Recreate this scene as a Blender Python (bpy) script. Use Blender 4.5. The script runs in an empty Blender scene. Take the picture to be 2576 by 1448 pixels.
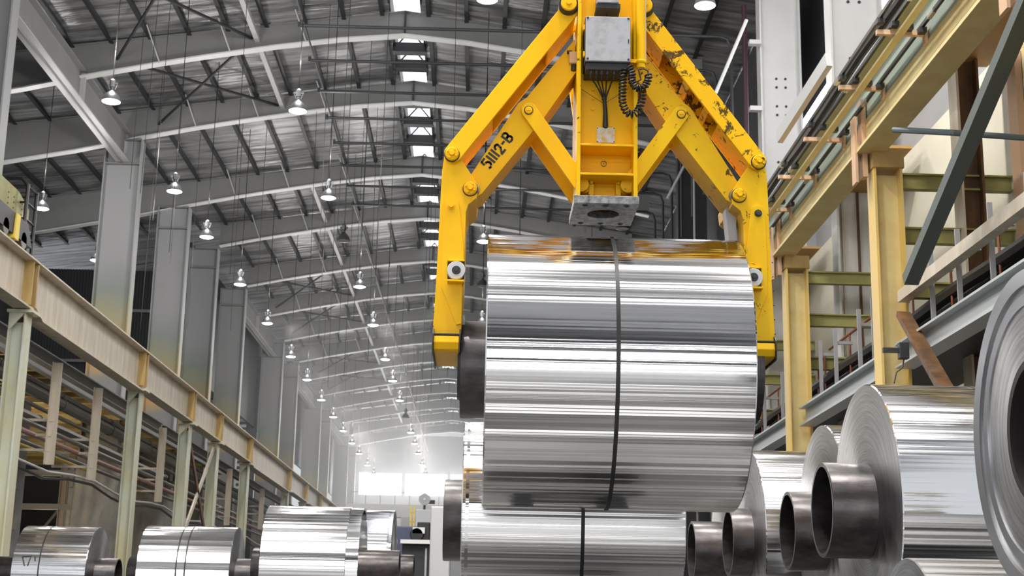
import bpy, math, random
from mathutils import Vector, Matrix
random.seed(7)
sc = bpy.context.scene
COL = sc.collection
pi = math.pi

# ------------------------------------------------------------------ camera
IW, IH = 2576, 1448
FPX = 50 / 36 * IW
def _basis(yaw, tilt, roll):
    y, t, r = map(math.radians, (yaw, tilt, roll))
    f = Vector((math.sin(y)*math.cos(t), math.cos(y)*math.cos(t), math.sin(t)))
    r0 = Vector((math.cos(y), -math.sin(y), 0)); u0 = r0.cross(f)
    return math.cos(r)*r0 + math.sin(r)*u0, -math.sin(r)*r0 + math.cos(r)*u0, f
CR, CU, CF = _basis(1.12, 13.2, 1.08)
cam_d = bpy.data.cameras.new('camera'); cam_d.lens = 50; cam_d.sensor_width = 36; cam_d.sensor_fit = 'HORIZONTAL'
cam_d.clip_start = .1; cam_d.clip_end = 600
cam_d.dof.use_dof = True; cam_d.dof.focus_distance = 9.3; cam_d.dof.aperture_fstop = 7
cam = bpy.data.objects.new('camera', cam_d); COL.objects.link(cam)
cam.matrix_world = Matrix(((CR.x, CU.x, -CF.x, 0), (CR.y, CU.y, -CF.y, 0), (CR.z, CU.z, -CF.z, 0), (0, 0, 0, 1)))
sc.camera = cam

def at(px, py, X=None, Y=None, Z=None):
    """place on a known plane of the hall seen at a point of the photograph (camera = origin, metres)"""
    d = CF + CR*((px-IW/2)/FPX) - CU*((py-IH/2)/FPX)
    s = X/d.x if X is not None else (Y/d.y if Y is not None else Z/d.z)
    return d*s

# ------------------------------------------------------------------ world, exposure
w = bpy.data.worlds.new('world'); sc.world = w; w.use_nodes = True
bg = w.node_tree.nodes['Background']; bg.inputs[0].default_value = (.93, .96, 1, 1); bg.inputs[1].default_value = .6
sc.view_settings.view_transform = 'Standard'; sc.view_settings.look = 'None'
sc.view_settings.gamma = 1; sc.view_settings.use_curve_mapping = False
sc.view_settings.exposure = 0.4
cy = sc.cycles
cy.use_denoising = True; cy.use_adaptive_sampling = True; cy.adaptive_threshold = .02
cy.max_bounces = 6; cy.diffuse_bounces = 3; cy.glossy_bounces = 4; cy.transmission_bounces = 2
cy.sample_clamp_indirect = 6; cy.caustics_reflective = False; cy.caustics_refractive = False

FLOOR = -1.0

# ------------------------------------------------------------------ materials
def mat(name, col, rough=.5, metal=0., emit=None, es=0., noise=None, bump=None, spec=.5):
    m = bpy.data.materials.new(name); m.use_nodes = True
    nt = m.node_tree; b = nt.nodes['Principled BSDF']
    b.inputs['Base Color'].default_value = (*col, 1); b.inputs['Roughness'].default_value = rough
    b.inputs['Metallic'].default_value = metal; b.inputs['Specular IOR Level'].default_value = spec
    if emit:
        b.inputs['Emission Color'].default_value = (*emit, 1); b.inputs['Emission Strength'].default_value = es
    if noise:                       # (second colour, scale vector, threshold low, high)
        c2, sv, lo, hi = noise
        tc = nt.nodes.new('ShaderNodeTexCoord'); mp = nt.nodes.new('ShaderNodeMapping')
        mp.inputs['Scale'].default_value = sv
        n = nt.nodes.new('ShaderNodeTexNoise'); n.inputs['Detail'].default_value = 6; n.inputs['Roughness'].default_value = .65
        n.inputs['Scale'].default_value = 1
        r = nt.nodes.new('ShaderNodeValToRGB'); r.color_ramp.elements[0].position = lo; r.color_ramp.elements[1].position = hi
        r.color_ramp.elements[0].color = (*c2, 1); r.color_ramp.elements[1].color = (*col, 1)
        nt.links.new(tc.outputs['Object'], mp.inputs[0]); nt.links.new(mp.outputs[0], n.inputs['Vector'])
        nt.links.new(n.outputs['Fac'], r.inputs[0]); nt.links.new(r.outputs[0], b.inputs['Base Color'])
    if bump:                        # (scale vector, strength, distance)
        sv, st, di = bump
        tc = nt.nodes.new('ShaderNodeTexCoord'); mp = nt.nodes.new('ShaderNodeMapping'); mp.inputs['Scale'].default_value = sv
        n = nt.nodes.new('ShaderNodeTexNoise'); n.inputs['Scale'].default_value = 1; n.inputs['Detail'].default_value = 5
        bp = nt.nodes.new('ShaderNodeBump'); bp.inputs['Strength'].default_value = st; bp.inputs['Distance'].default_value = di
        nt.links.new(tc.outputs['Object'], mp.inputs[0]); nt.links.new(mp.outputs[0], n.inputs['Vector'])
        nt.links.new(n.outputs['Fac'], bp.inputs['Height']); nt.links.new(bp.outputs[0], b.inputs['Normal'])
    return m

M = {}
M['floor'] = mat('concrete', (.15, .147, .142), .35, noise=((.018, .016, .015), (.1, 1.5, .4), .42, .56))  # light and dark bands added to vary the coil reflections
M['quilt'] = mat('foil_faced_quilt', (.52, .52, .53), .34, .5, noise=((.16, .16, .165), (.35, 2.6, .5), .36, .62), bump=((.35, 2.6, 1), .8, .3))
M['steel'] = mat('grey_painted_steel', (.28, .28, .28), .55, noise=((.23, .23, .23), (.6, .6, .6), .3, .7))
M['steel_lt'] = mat('light_grey_painted_steel', (.5, .5, .5), .5)
M['purlin'] = mat('dark_purlin_steel', (.035, .035, .037), .5, .2)
M['dark'] = mat('dark_metal', (.03, .03, .033), .5)
M['black'] = mat('black_rubber', (.012, .012, .013), .42)
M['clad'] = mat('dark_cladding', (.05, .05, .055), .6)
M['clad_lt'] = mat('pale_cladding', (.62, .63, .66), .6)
M['white'] = mat('white_painted_steel', (.78, .78, .78), .5, noise=((.70, .70, .70), (.8, .8, .8), .3, .7))
M['sky'] = mat('daylight_pane', (.8, .8, .8), .4, emit=(1, 1, 1), es=7)
M['skydim'] = mat('roof_light_pane', (.8, .8, .8), .4, emit=(.93, .94, 1), es=1.2)
M['cream'] = mat('cream_painted_steel', (.66, .59, .48), .5, noise=((.50, .42, .32), (3.2, 3.2, .45), .30, .60))
M['ochre'] = mat('ochre_painted_steel', (.52, .36, .13), .5, noise=((.36, .24, .09), (2, 2, .7), .3, .65))
M['pale'] = mat('pale_green_painted_steel', (.62, .66, .56), .5, noise=((.62, .57, .36), (1.2, 1.2, .5), .38, .60))
M['beam'] = mat('yellow_cream_beam', (.80, .68, .34), .5, noise=((.66, .50, .20), (1.3, 1.3, 1.3), .3, .65))
M['colyel'] = mat('yellow_ochre_column', (.80, .56, .13), .5, noise=((.72, .52, .24), (1.6, 1.6, .5), .35, .62))
M['olive'] = mat('olive_painted_steel', (.36, .34, .12), .5, noise=((.25, .23, .07), (2, 2, 2), .3, .65))
M['mint'] = mat('mint_painted_web', (.42, .50, .41), .5)
M['brown'] = mat('rust_brown_steel', (.20, .09, .03), .6, noise=((.06, .03, .012), (2.4, 2.4, .8), .36, .66))
M['tan'] = mat('tan_soffit', (.58, .36, .13), .6, noise=((.46, .26, .08), (1.1, 1.1, 1.1), .3, .7))
M['wallcream'] = mat('cream_wall_panel', (.80, .76, .64), .6, noise=((.72, .67, .54), (.9, .9, .9), .3, .7))
M['pink'] = mat('pink_primer', (.66, .43, .27), .6)
M['rustpipe'] = mat('rust_red_pipe', (.28, .075, .035), .5)
M['redpipe'] = mat('dull_red_pipe', (.30, .15, .13), .45)
M['greypipe'] = mat('grey_brown_pipe', (.13, .115, .10), .4, .3)
M['copper'] = mat('worn_rail', (.75, .72, .65), .25, .9)
M['galv'] = mat('galvanised_sheet', (.42, .42, .44), .5, .3)
M['rolledgal'] = mat('blue_grey_beam', (.46, .49, .50), .4, .1)
M['sheetgrey'] = mat('grey_dust_sheet', (.30, .31, .31), .5, noise=((.20, .205, .21), (1.6, 1.6, .9), .4, .6))
M['lampshade'] = mat('lamp_shade_metal', (.32, .32, .33), .35, .8)
M['lampglow'] = mat('lamp_glow', (1, 1, 1), .5, emit=(1, .985, .94), es=26)
M['lampoff'] = mat('unlit_lamp_shade', (.03, .03, .03), .45)
M['lens_off'] = mat('unlit_lamp_glass', (.5, .5, .5), .3)
M['wire'] = mat('wire', (.04, .04, .04), .5)
M['boxgrey'] = mat('scuffed_grey_box', (.44, .44, .46), .55, noise=((.30, .30, .31), (9, 9, 9), .30, .52))
M['base_steel'] = mat('bare_worn_steel', (.36, .36, .36), .42, .55, noise=((.12, .12, .12), (22, 22, 22), .34, .62))
M['whiteplastic'] = mat('grey_roller', (.66, .66, .66), .45)
M['blue'] = mat('dark_blue_panel', (.07, .075, .14), .5)
M['yellowp'] = mat('yellow_guard', (.85, .62, .08), .5)
M['plate'] = mat('name_plate', (.62, .60, .56), .45, .3, noise=((.55, .36, .10), (14, 14, 14), .36, .56))

def yellow(name, wear, lo, hi, col=(.90, .50, .003)):
    m = bpy.data.materials.new(name); m.use_nodes = True; nt = m.node_tree; b = nt.nodes['Principled BSDF']
    b.inputs['Roughness'].default_value = .42; b.inputs['Specular IOR Level'].default_value = .25
    tc = nt.nodes.new('ShaderNodeTexCoord')
    n1 = nt.nodes.new('ShaderNodeTexNoise'); n1.inputs['Scale'].default_value = 1.7; n1.inputs['Detail'].default_value = 3
    r1 = nt.nodes.new('ShaderNodeValToRGB'); r1.color_ramp.elements[0].color = (col[0]*.93, col[1]*.86, .002, 1); r1.color_ramp.elements[1].color = (*col, 1)
    r1.color_ramp.elements[0].position = .35; r1.color_ramp.elements[1].position = .6
    n2 = nt.nodes.new('ShaderNodeTexNoise'); n2.inputs['Scale'].default_value = wear; n2.inputs['Detail'].default_value = 9; n2.inputs['Roughness'].default_value = .72
    n2.inputs['Distortion'].default_value = .9
    r2 = nt.nodes.new('ShaderNodeValToRGB'); r2.color_ramp.elements[0].color = (1, 1, 1, 1); r2.color_ramp.elements[1].color = (0, 0, 0, 1)
    r2.color_ramp.elements[0].position = lo; r2.color_ramp.elements[1].position = hi
    mx = nt.nodes.new('ShaderNodeMix'); mx.data_type = 'RGBA'
    mx.inputs[7].default_value = (.10, .055, .01, 1)
    L = nt.links.new
    L(tc.outputs['Object'], n1.inputs['Vector']); L(tc.outputs['Object'], n2.inputs['Vector'])
    L(n1.outputs['Fac'], r1.inputs[0]); L(n2.outputs['Fac'], r2.inputs[0])
    L(r2.outputs[0], mx.inputs[0]); L(r1.outputs[0], mx.inputs[6]); L(mx.outputs[2], b.inputs['Base Color'])
    return m
M['yel'] = yellow('yellow_tong_paint', 12, .30, .325, (1, .56, .001))
M['yelworn'] = yellow('worn_yellow_tong_paint', 10, .375, .40, (.96, .58, .001))
M['yelscratch'] = yellow('scratched_yellow_tong_paint', 7.5, .43, .46, (1, .57, .001))

def column_tint(name, z0, z1, upper=(.36, .36, .37)):
    """grey roof column with colour running grey, ochre, grey between z0 and z1 (own height)"""
    m = bpy.data.materials.new(name); m.use_nodes = True; nt = m.node_tree; b = nt.nodes['Principled BSDF']
    b.inputs['Roughness'].default_value = .55
    tc = nt.nodes.new('ShaderNodeTexCoord'); sp = nt.nodes.new('ShaderNodeSeparateXYZ')
    mr = nt.nodes.new('ShaderNodeMapRange'); mr.inputs[1].default_value = z0; mr.inputs[2].default_value = z1
    n = nt.nodes.new('ShaderNodeTexNoise'); n.inputs['Scale'].default_value = .8
    ad = nt.nodes.new('ShaderNodeMath'); ad.operation = 'MULTIPLY_ADD'; ad.inputs[1].default_value = .25; ad.inputs[2].default_value = -.12
    a2 = nt.nodes.new('ShaderNodeMath'); a2.operation = 'ADD'
    r = nt.nodes.new('ShaderNodeValToRGB'); e = r.color_ramp.elements
    e[0].color = (.24, .24, .235, 1); e[0].position = 0; e[1].color = (*upper, 1); e[1].position = 1
    for ps, cl in ((.14, (.52, .33, .13, 1)), (.36, (.44, .32, .15, 1)), (.56, (.35, .33, .21, 1)), (.74, (.28, .31, .28, 1))):
        k = e.new(ps); k.color = cl
    L = nt.links.new
    L(tc.outputs['Object'], sp.inputs[0]); L(sp.outputs[2], mr.inputs[0]); L(tc.outputs['Object'], n.inputs['Vector'])
    L(n.outputs['Fac'], ad.inputs[0]); L(mr.outputs[0], a2.inputs[0]); L(ad.outputs[0], a2.inputs[1]); L(a2.outputs[0], r.inputs[0])
    L(r.outputs[0], b.inputs['Base Color'])
    return m

def aluminium(name, k=1., seed=0., rough=.16, face=False, base=.80):
    """polished sheet wound around the x axis: faint waviness around the turn stretches reflections along the axis"""
    m = bpy.data.materials.new(name); m.use_nodes = True; nt = m.node_tree; b = nt.nodes['Principled BSDF']
    b.inputs['Metallic'].default_value = 1; b.inputs['Roughness'].default_value = rough
    b.inputs['Base Color'].default_value = (base, base*1.005, base*1.02, 1)
    L = nt.links.new; N = nt.nodes.new
    tc = N('ShaderNodeTexCoord'); sp = N('ShaderNodeSeparateXYZ'); L(tc.outputs['Object'], sp.inputs[0])
    if not face:
        at2 = N('ShaderNodeMath'); at2.operation = 'ARCTAN2'; L(sp.outputs[2], at2.inputs[0]); L(sp.outputs[1], at2.inputs[1])
        cb = N('ShaderNodeCombineXYZ'); mx = N('ShaderNodeMath'); mx.operation = 'MULTIPLY'; mx.inputs[1].default_value = .004
        L(sp.outputs[0], mx.inputs[0]); L(mx.outputs[0], cb.inputs[0]); L(at2.outputs[0], cb.inputs[1]); cb.inputs[2].default_value = seed
        n = N('ShaderNodeTexNoise'); n.inputs['Scale'].default_value = 4.2*k; n.inputs['Detail'].default_value = 4; n.inputs['Roughness'].default_value = .42
        L(cb.outputs[0], n.inputs['Vector'])
        bp = N('ShaderNodeBump'); bp.inputs['Strength'].default_value = .8; bp.inputs['Distance'].default_value = .042
        L(n.outputs['Fac'], bp.inputs['Height']); L(bp.outputs[0], b.inputs['Normal'])
        n2 = N('ShaderNodeTexNoise'); n2.inputs['Scale'].default_value = 26*k; n2.inputs['Detail'].default_value = 4; L(cb.outputs[0], n2.inputs['Vector'])
        r = N('ShaderNodeMapRange'); r.inputs[1].default_value = .3; r.inputs[2].default_value = .7; r.inputs[3].default_value = rough*.3; r.inputs[4].default_value = rough*1.5
        L(n2.outputs['Fac'], r.inputs[0]); L(r.outputs[0], b.inputs['Roughness'])
    else:                                   # end face: the many turns seen edge-on
        y2 = N('ShaderNodeVectorMath'); y2.operation = 'MULTIPLY'; y2.inputs[1].default_value = (0, 1, 1); L(tc.outputs['Object'], y2.inputs[0])
        ln = N('ShaderNodeVectorMath'); ln.operation = 'LENGTH'; L(y2.outputs[0], ln.inputs[0])
        cb = N('ShaderNodeCombineXYZ'); L(ln.outputs['Value'], cb.inputs[0])
        n = N('ShaderNodeTexNoise'); n.inputs['Scale'].default_value = 60; n.inputs['Detail'].default_value = 7; n.inputs['Roughness'].default_value = .75
        sc2 = N('ShaderNodeVectorMath'); sc2.operation = 'SCALE'; sc2.inputs['Scale'].default_value = .03; L(tc.outputs['Object'], sc2.inputs[0])
        ad = N('ShaderNodeVectorMath'); ad.operation = 'ADD'; L(cb.outputs[0], ad.inputs[0]); L(sc2.outputs[0], ad.inputs[1]); L(ad.outputs[0], n.inputs['Vector'])
        bp = N('ShaderNodeBump'); bp.inputs['Strength'].default_value = .2; bp.inputs['Distance'].default_value = .01
        L(n.outputs['Fac'], bp.inputs['Height']); L(bp.outputs[0], b.inputs['Normal'])
        r = N('ShaderNodeValToRGB'); r.color_ramp.elements[0].color = (.27, .27, .275, 1); r.color_ramp.elements[1].color = (.64, .64, .65, 1)
        r.color_ramp.elements[0].position = .3; r.color_ramp.elements[1].position = .62
        L(n.outputs['Fac'], r.inputs[0]); L(r.outputs[0], b.inputs['Base Color'])
        tg = N('ShaderNodeTangent'); tg.direction_type = 'RADIAL'; tg.axis = 'X'
        b.inputs['Roughness'].default_value = .3; b.inputs['Anisotropic'].default_value = .88
        L(tg.outputs[0], b.inputs['Tangent'])
    return m
M['alu_face'] = aluminium('coil_edge_turns', face=True)
M['alu_strip'] = aluminium('smooth_coil_wrap', .6, 8.1, .12)

def core_mat():
    m = mat('dark_steel_core', (.045, .041, .043), .30, .7, noise=((.105, .094, .094), (5, 9, 9), .34, .68), bump=((6, 14, 14), .25, .01))
    return m
M['core'] = core_mat()
M['corein'] = mat('core_inside', (.03, .025, .025), .5, .4)
M['strap'] = mat('black_strap', (.012, .012, .014), .45)

# ------------------------------------------------------------------ mesh builder
class MB:
    def __init__(s): s.v = []; s.f = []
    def add(s, vs, fs):
        k = len(s.v); s.v += [Vector(v) for v in vs]; s.f += [[i+k for i in f] for f in fs]; return s
    def box(s, x0, x1, y0, y1, z0, z1):
        return s.add([(x, y, z) for x in (x0, x1) for y in (y0, y1) for z in (z0, z1)],
                     [(0, 1, 3, 2), (4, 6, 7, 5), (0, 4, 5, 1), (2, 3, 7, 6), (0, 2, 6, 4), (1, 5, 7, 3)])
    def prism(s, pts, y0, y1):            # pts in the XZ plane, extruded along Y
        n = len(pts)
        s.add([(p[0], y0, p[1]) for p in pts] + [(p[0], y1, p[1]) for p in pts],
              [list(range(n)), list(range(2*n-1, n-1, -1))] + [(i, i+n, (i+1) % n+n, (i+1) % n) for i in range(n)])
        return s
    def prismx(s, pts, x0, x1):           # pts in the YZ plane, extruded along X
        n = len(pts)
        s.add([(x0, p[0], p[1]) for p in pts] + [(x1, p[0], p[1]) for p in pts],
              [list(range(n)), list(range(2*n-1, n-1, -1))] + [(i, i+n, (i+1) % n+n, (i+1) % n) for i in range(n)])
        return s
    def bar(s, a, b, w, h, up=(0, 0, 1)):  # rectangular bar from a to b
        a, b = Vector(a), Vector(b); d = (b-a).normalized(); up = Vector(up)
        if abs(d.dot(up)) > .98: up = Vector((0, 1, 0))
        r = d.cross(up).normalized(); u = r.cross(d)
        vs = [p+r*i*w/2+u*j*h/2 for p in (a, b) for i, j in ((-1, -1), (1, -1), (1, 1), (-1, 1))]
        return s.add(vs, [(3, 2, 1, 0), (4, 5, 6, 7), (0, 1, 5, 4), (1, 2, 6, 5), (2, 3, 7, 6), (3, 0, 4, 7)])
    def ibar(s, a, b, w, h, tf, tw, up=(0, 0, 1)):   # I-section
        a, b = Vector(a), Vector(b); d = (b-a).normalized(); up = Vector(up)
        if abs(d.dot(up)) > .98: up = Vector((1, 0, 0))
        r = d.cross(up).normalized(); u = r.cross(d)
        s.bar(a+u*(h-tf)/2, b+u*(h-tf)/2, w, tf, up); s.bar(a-u*(h-tf)/2, b-u*(h-tf)/2, w, tf, up)
        return s.bar(a, b, tw, h-2*tf, up)
    def tube(s, pts, r, n=8, caps=True):
        pts = [Vector(p) for p in pts]; rings = []; prev = None
        for i, p in enumerate(pts):
            d = (pts[min(i+1, len(pts)-1)]-pts[max(i-1, 0)]).normalized()
            if prev is None:
                a = Vector((0, 0, 1)) if abs(d.z) < .9 else Vector((1, 0, 0)); u = d.cross(a).normalized()
            else:
                u = (prev-d*prev.dot(d)); u = u.normalized() if u.length > 1e-6 else prev
            prev = u; v = d.cross(u); rr = r[i] if isinstance(r, (list, tuple)) else r
            rings.append([p+(u*math.cos(2*pi*k/n)+v*math.sin(2*pi*k/n))*rr for k in range(n)])
        vs = [q for g in rings for q in g]; fs = []
        for i in range(len(rings)-1):
            for k in range(n): fs.append((i*n+k, i*n+(k+1) % n, (i+1)*n+(k+1) % n, (i+1)*n+k))
        if caps: fs += [list(range(n-1, -1, -1)), [(len(rings)-1)*n+k for k in range(n)]]
        return s.add(vs, fs)
    def lathe(s, prof, axis='z', c=(0, 0, 0), n=24, closed=False):   # prof: (radius, height along axis)
        c = Vector(c); vs = []
        for r, h in prof:
            for k in range(n):
                a = 2*pi*k/n; x, y = r*math.cos(a), r*math.sin(a)
                vs.append(c+Vector({'z': (x, y, h), 'x': (h, x, y), 'y': (x, h, y)}[axis]))
        fs = []; m = len(prof)
        for i in range(m if closed else m-1):
            j = (i+1) % m
            for k in range(n): fs.append((i*n+k, i*n+(k+1) % n, j*n+(k+1) % n, j*n+k))
        if not closed:
            if prof[0][0] > 1e-6: fs.append(list(range(n-1, -1, -1)))
            if prof[-1][0] > 1e-6: fs.append([(m-1)*n+k for k in range(n)])
        return s.add(vs, fs)
    def build(s, name, m, parent=None, smooth=False, bevel=0, origin=None):
        off = Vector((0, 0, 0)); q = parent
        while q is not None: off += q.location; q = q.parent
        if parent is None:
            if origin is None:
                lo = [min(v[i] for v in s.v) for i in range(3)]; hi = [max(v[i] for v in s.v) for i in range(3)]
                origin = Vector(((lo[0]+hi[0])/2, (lo[1]+hi[1])/2, lo[2]))
            off = Vector(origin)
        elif origin is not None:
            origin = Vector(origin)-off; off += origin
        me = bpy.data.meshes.new(name); me.from_pydata([v-off for v in s.v], [], s.f)
        import bmesh
        bm = bmesh.new(); bm.from_mesh(me); bmesh.ops.recalc_face_normals(bm, faces=bm.faces); bm.to_mesh(me); bm.free()
        me.materials.append(M[m] if isinstance(m, str) else m)
        o = bpy.data.objects.new(name, me); COL.objects.link(o)
        if parent is None: o.location = off
        else:
            o.parent = parent
            if origin is not None: o.location = origin
        if smooth: me.shade_smooth(); me.set_sharp_from_angle(angle=math.radians(35))
        if bevel:
            md = o.modifiers.new('bevel', 'BEVEL'); md.width = bevel; md.segments = 2; md.limit_method = 'ANGLE'
        return o

def tag(o, label, cat, group=None):
    o['label'] = label; o['category'] = cat
    if group: o['group'] = group
    return o
def struct(o): o['kind'] = 'structure'; return o
def thing(name, loc, label, cat, group=None):
    o = bpy.data.objects.new(name, None); o.empty_display_size = .2; COL.objects.link(o); o.location = loc
    return tag(o, label, cat, group)
def copy_tree(o, parent=None):
    c = o.copy(); COL.objects.link(c); c.parent = parent
    for ch in list(o.children): copy_tree(ch, c)
    return c
ORD = ['nearest', 'second nearest', 'third nearest', 'fourth nearest', 'fifth nearest', 'sixth nearest', 'seventh nearest', 'eighth nearest',
       'ninth nearest', 'tenth nearest', 'eleventh nearest', 'twelfth nearest', 'thirteenth nearest', 'fourteenth nearest', 'fifteenth nearest', 'sixteenth nearest']
NTH = ['first', 'second', 'third', 'fourth', 'fifth', 'sixth', 'seventh', 'eighth', 'ninth', 'tenth', 'eleventh', 'twelfth', 'thirteenth', 'fourteenth', 'fifteenth', 'sixteenth', 'seventeenth', 'eighteenth', 'nineteenth', 'twentieth']

# ================================================================== HALL
XR = -3.0                                   # ridge line
FR = [37.6, 46.4, 53, 62.3, 69.6, 78.4, 86.4, 94.4, 102.4, 110.2, 118.3, 126, 135.3, 144, 153]
YEND = 158.5
def roofz(x): return 20.95-.14*abs(x-XR)     # underside of roof quilt
def lowz(x):                                 # lower flange of the haunched frames
    t = abs(x-XR)
    pts = [(0, 19.82), (2.2, 19.62), (4.4, 19.29), (6.9, 18.84), (8.4, 18.55), (10.4, 18.12), (13, 17.5), (20, 16.1)]
    for (a, za), (b, zb) in zip(pts, pts[1:]):
        if t <= b: return za+(zb-za)*(t-a)/(b-a)
    return pts[-1][1]

struct(MB().box(-26, 14, -30, YEND+1, FLOOR-.3, FLOOR).build('floor', 'floor'))
for k, (y, w_) in enumerate(((7.6, .3), (6.2, .5), (5.0, .15), (3.4, .6), (1.2, .2))):
    o = MB().box(-6, 6, y-w_/2, y+w_/2, FLOOR, FLOOR+.004).build('reflection_stripe', 'white'); tag(o, '%s added white floor stripe for the coil reflections' % NTH[k], 'reflection stripe', 'added floor stripes')  # added out of view to put bright lines in the lower coil
# roof: two quilted slopes, gap for the ridge roof light
for nm, x0, x1 in (('ceiling', -24, XR-.55), ('ceiling', XR+.55, 11.5)):
    b = MB(); ys = [(16, 0)]
    for f0, f1 in zip([16]+FR, FR+[YEND]):
        ys += [(f0+.25, -.02), ((f0+f1)/2, -.05), (f1-1.1, -.03), (f1-.3, -.17), (f1, -.17)]
    for (ya, da), (yb, db) in zip(ys, ys[1:]):
        b.add([(x0, ya, roofz(x0)+da), (x1, ya, roofz(x1)+da), (x1, yb, roofz(x1)+db), (x0, yb, roofz(x0)+db)], [(0, 1, 2, 3)])
    b.add([(x0, 16, roofz(x0)+.2), (x1, 16, roofz(x1)+.2), (x1, YEND, roofz(x1)+.2), (x0, YEND, roofz(x0)+.2)], [(0, 1, 2, 3)])
    struct(b.build(nm, 'quilt'))
# roof over the part of the hall behind and above the photographer, with added glowing cross bands for the coil reflections
ysolid = [(-30, -6.8), (-5.6, -.2), (1.3, 6.6), (8.3, 16)]
yband = [(-6.8, -5.6), (-.2, 1.3), (6.6, 8.3)]
for y0, y1 in ysolid:
    struct(MB().add([(-24, y0, roofz(-24)), (XR, y0, roofz(XR)), (11.5, y0, roofz(11.5)), (-24, y1, roofz(-24)), (XR, y1, roofz(XR)), (11.5, y1, roofz(11.5))],
                    [(0, 1, 4, 3), (1, 2, 5, 4)]).build('ceiling', 'quilt'))
wn = 0
for y0, y1 in yband:
    wn += 1
    struct(MB().add([(-16, y0, roofz(-16)), (XR, y0, roofz(XR)), (9, y0, roofz(9)), (-16, y1, roofz(-16)), (XR, y1, roofz(XR)), (9, y1, roofz(9))],
                    [(0, 1, 4, 3), (1, 2, 5, 4)]).build('window_%d' % wn, 'sky'))
# back wall with three added glowing strips, for coil reflections and front light
b = MB()
zs = [(FLOOR, .5), (2.3, 6.6), (8.2, 12.2), (13.4, 21)]
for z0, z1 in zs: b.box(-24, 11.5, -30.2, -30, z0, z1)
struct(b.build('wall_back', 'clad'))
for z0, z1 in ((.5, 2.3), (6.6, 8.2), (12.2, 13.4)):
    wn += 1
    struct(MB().box(-22, 10, -30.15, -30.05, z0, z1).build('window_%d' % wn, 'sky'))

# ridge roof light: raised gabled panes, dark cross members
rl = thing('ridge_skylight', (XR, 30, 20.9), 'long translucent ridge roof light with dark cross bars running down the hall', 'skylight')
b = MB()
for s_ in (-1, 1):
    b.box(XR+s_*.55-.03, XR+s_*.55+.03, 20, YEND, 20.75, 21.55)
b.build('curb', 'purlin', rl)
b = MB()
for s_ in (-1, 1):
    b.add([(XR+s_*.55, 20, 21.5), (XR, 20, 21.9), (XR, YEND, 21.9), (XR+s_*.55, YEND, 21.5)], [(0, 1, 2, 3)])
b.build('pane', 'skydim', rl)
for i in range(len(FR)-1):
    ya, yb = FR[i], FR[i+1]; n = 5 if i < 1 else 4
    for k in range(1, n):
        y = ya+(yb-ya)*k/n
        b = MB().box(XR-.62, XR+.62, y-.3, y+.1, 20.5, 20.85)
        b.bar((XR-.5, y, 20.85), (XR, y, 21.45), .05, .05); b.bar((XR+.5, y, 20.85), (XR, y, 21.45), .05, .05)
        b.build('cross_bar', 'dark', rl)

# haunched roof frames
def frame(y, i):
    far = i > 9
    xs = [-24, -20, -16, -13.4, -11.4, -9.9, -7.4, -5.2, XR, -XR*0-.8, 1.4, 3.9, 5.4, 7.4]
    if y > 68: xs = [x for x in xs if x >= -14]
    t = thing('roof_frame', (XR, y, 17.5), '%s haunched grey steel frame beam spanning under the quilted roof' % ORD[i], 'roof beam', 'haunched roof frame beams')
    b = MB()
    for a, c in zip(xs, xs[1:]):
        b.add([(x, y+d, z) for d in (-.02, .02) for x, z in ((a, lowz(a)), (c, lowz(c)), (c, roofz(c)-.24), (a, roofz(a)-.24))],
              [(0, 1, 2, 3), (7, 6, 5, 4), (0, 4, 5, 1), (2, 6, 7, 3)])
    b.build('web', 'steel', t)
    b = MB()
    for a, c in zip(xs, xs[1:]): b.bar((a, y, lowz(a)), (c, y, lowz(c)), .36, .05)
    b.build('lower_flange', 'white', t)
    b = MB()
    for a, c in zip(xs, xs[1:]): b.bar((a, y, roofz(a)-.25), (c, y, roofz(c)-.25), .3, .03)
    b.build('upper_flange', 'steel', t)
    MB().box(XR-.03, XR+.03, y-.16, y+.16, lowz(XR), roofz(XR)-.26).build('ridge_stiffener', 'purlin', t)
for i, y in enumerate(FR): frame(y, i)

# purlins
px = [XR-.85-1.33*k for k in range(15)]
for k, x in enumerate(px):
    y1 = YEND if x > -14 else 70
    o = MB().box(x-.035, x+.035, 24, y1, roofz(x)-.28, roofz(x)-.01).box(x-.035, x+.11, 24, y1, roofz(x)-.29, roofz(x)-.26).build('roof_purlin', 'purlin')
    tag(o, '%s dark roof purlin counted leftwards from the ridge skylight' % NTH[k], 'purlin', 'roof purlins')
for k in range(8):
    x = XR+.85+1.33*k
    o = MB().box(x-.035, x+.035, 24, YEND, roofz(x)-.28, roofz(x)-.01).box(x-.11, x+.035, 24, YEND, roofz(x)-.29, roofz(x)-.26).build('roof_purlin', 'purlin')
    tag(o, '%s dark roof purlin counted rightwards from the ridge skylight' % NTH[k], 'purlin', 'roof purlins')

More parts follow.
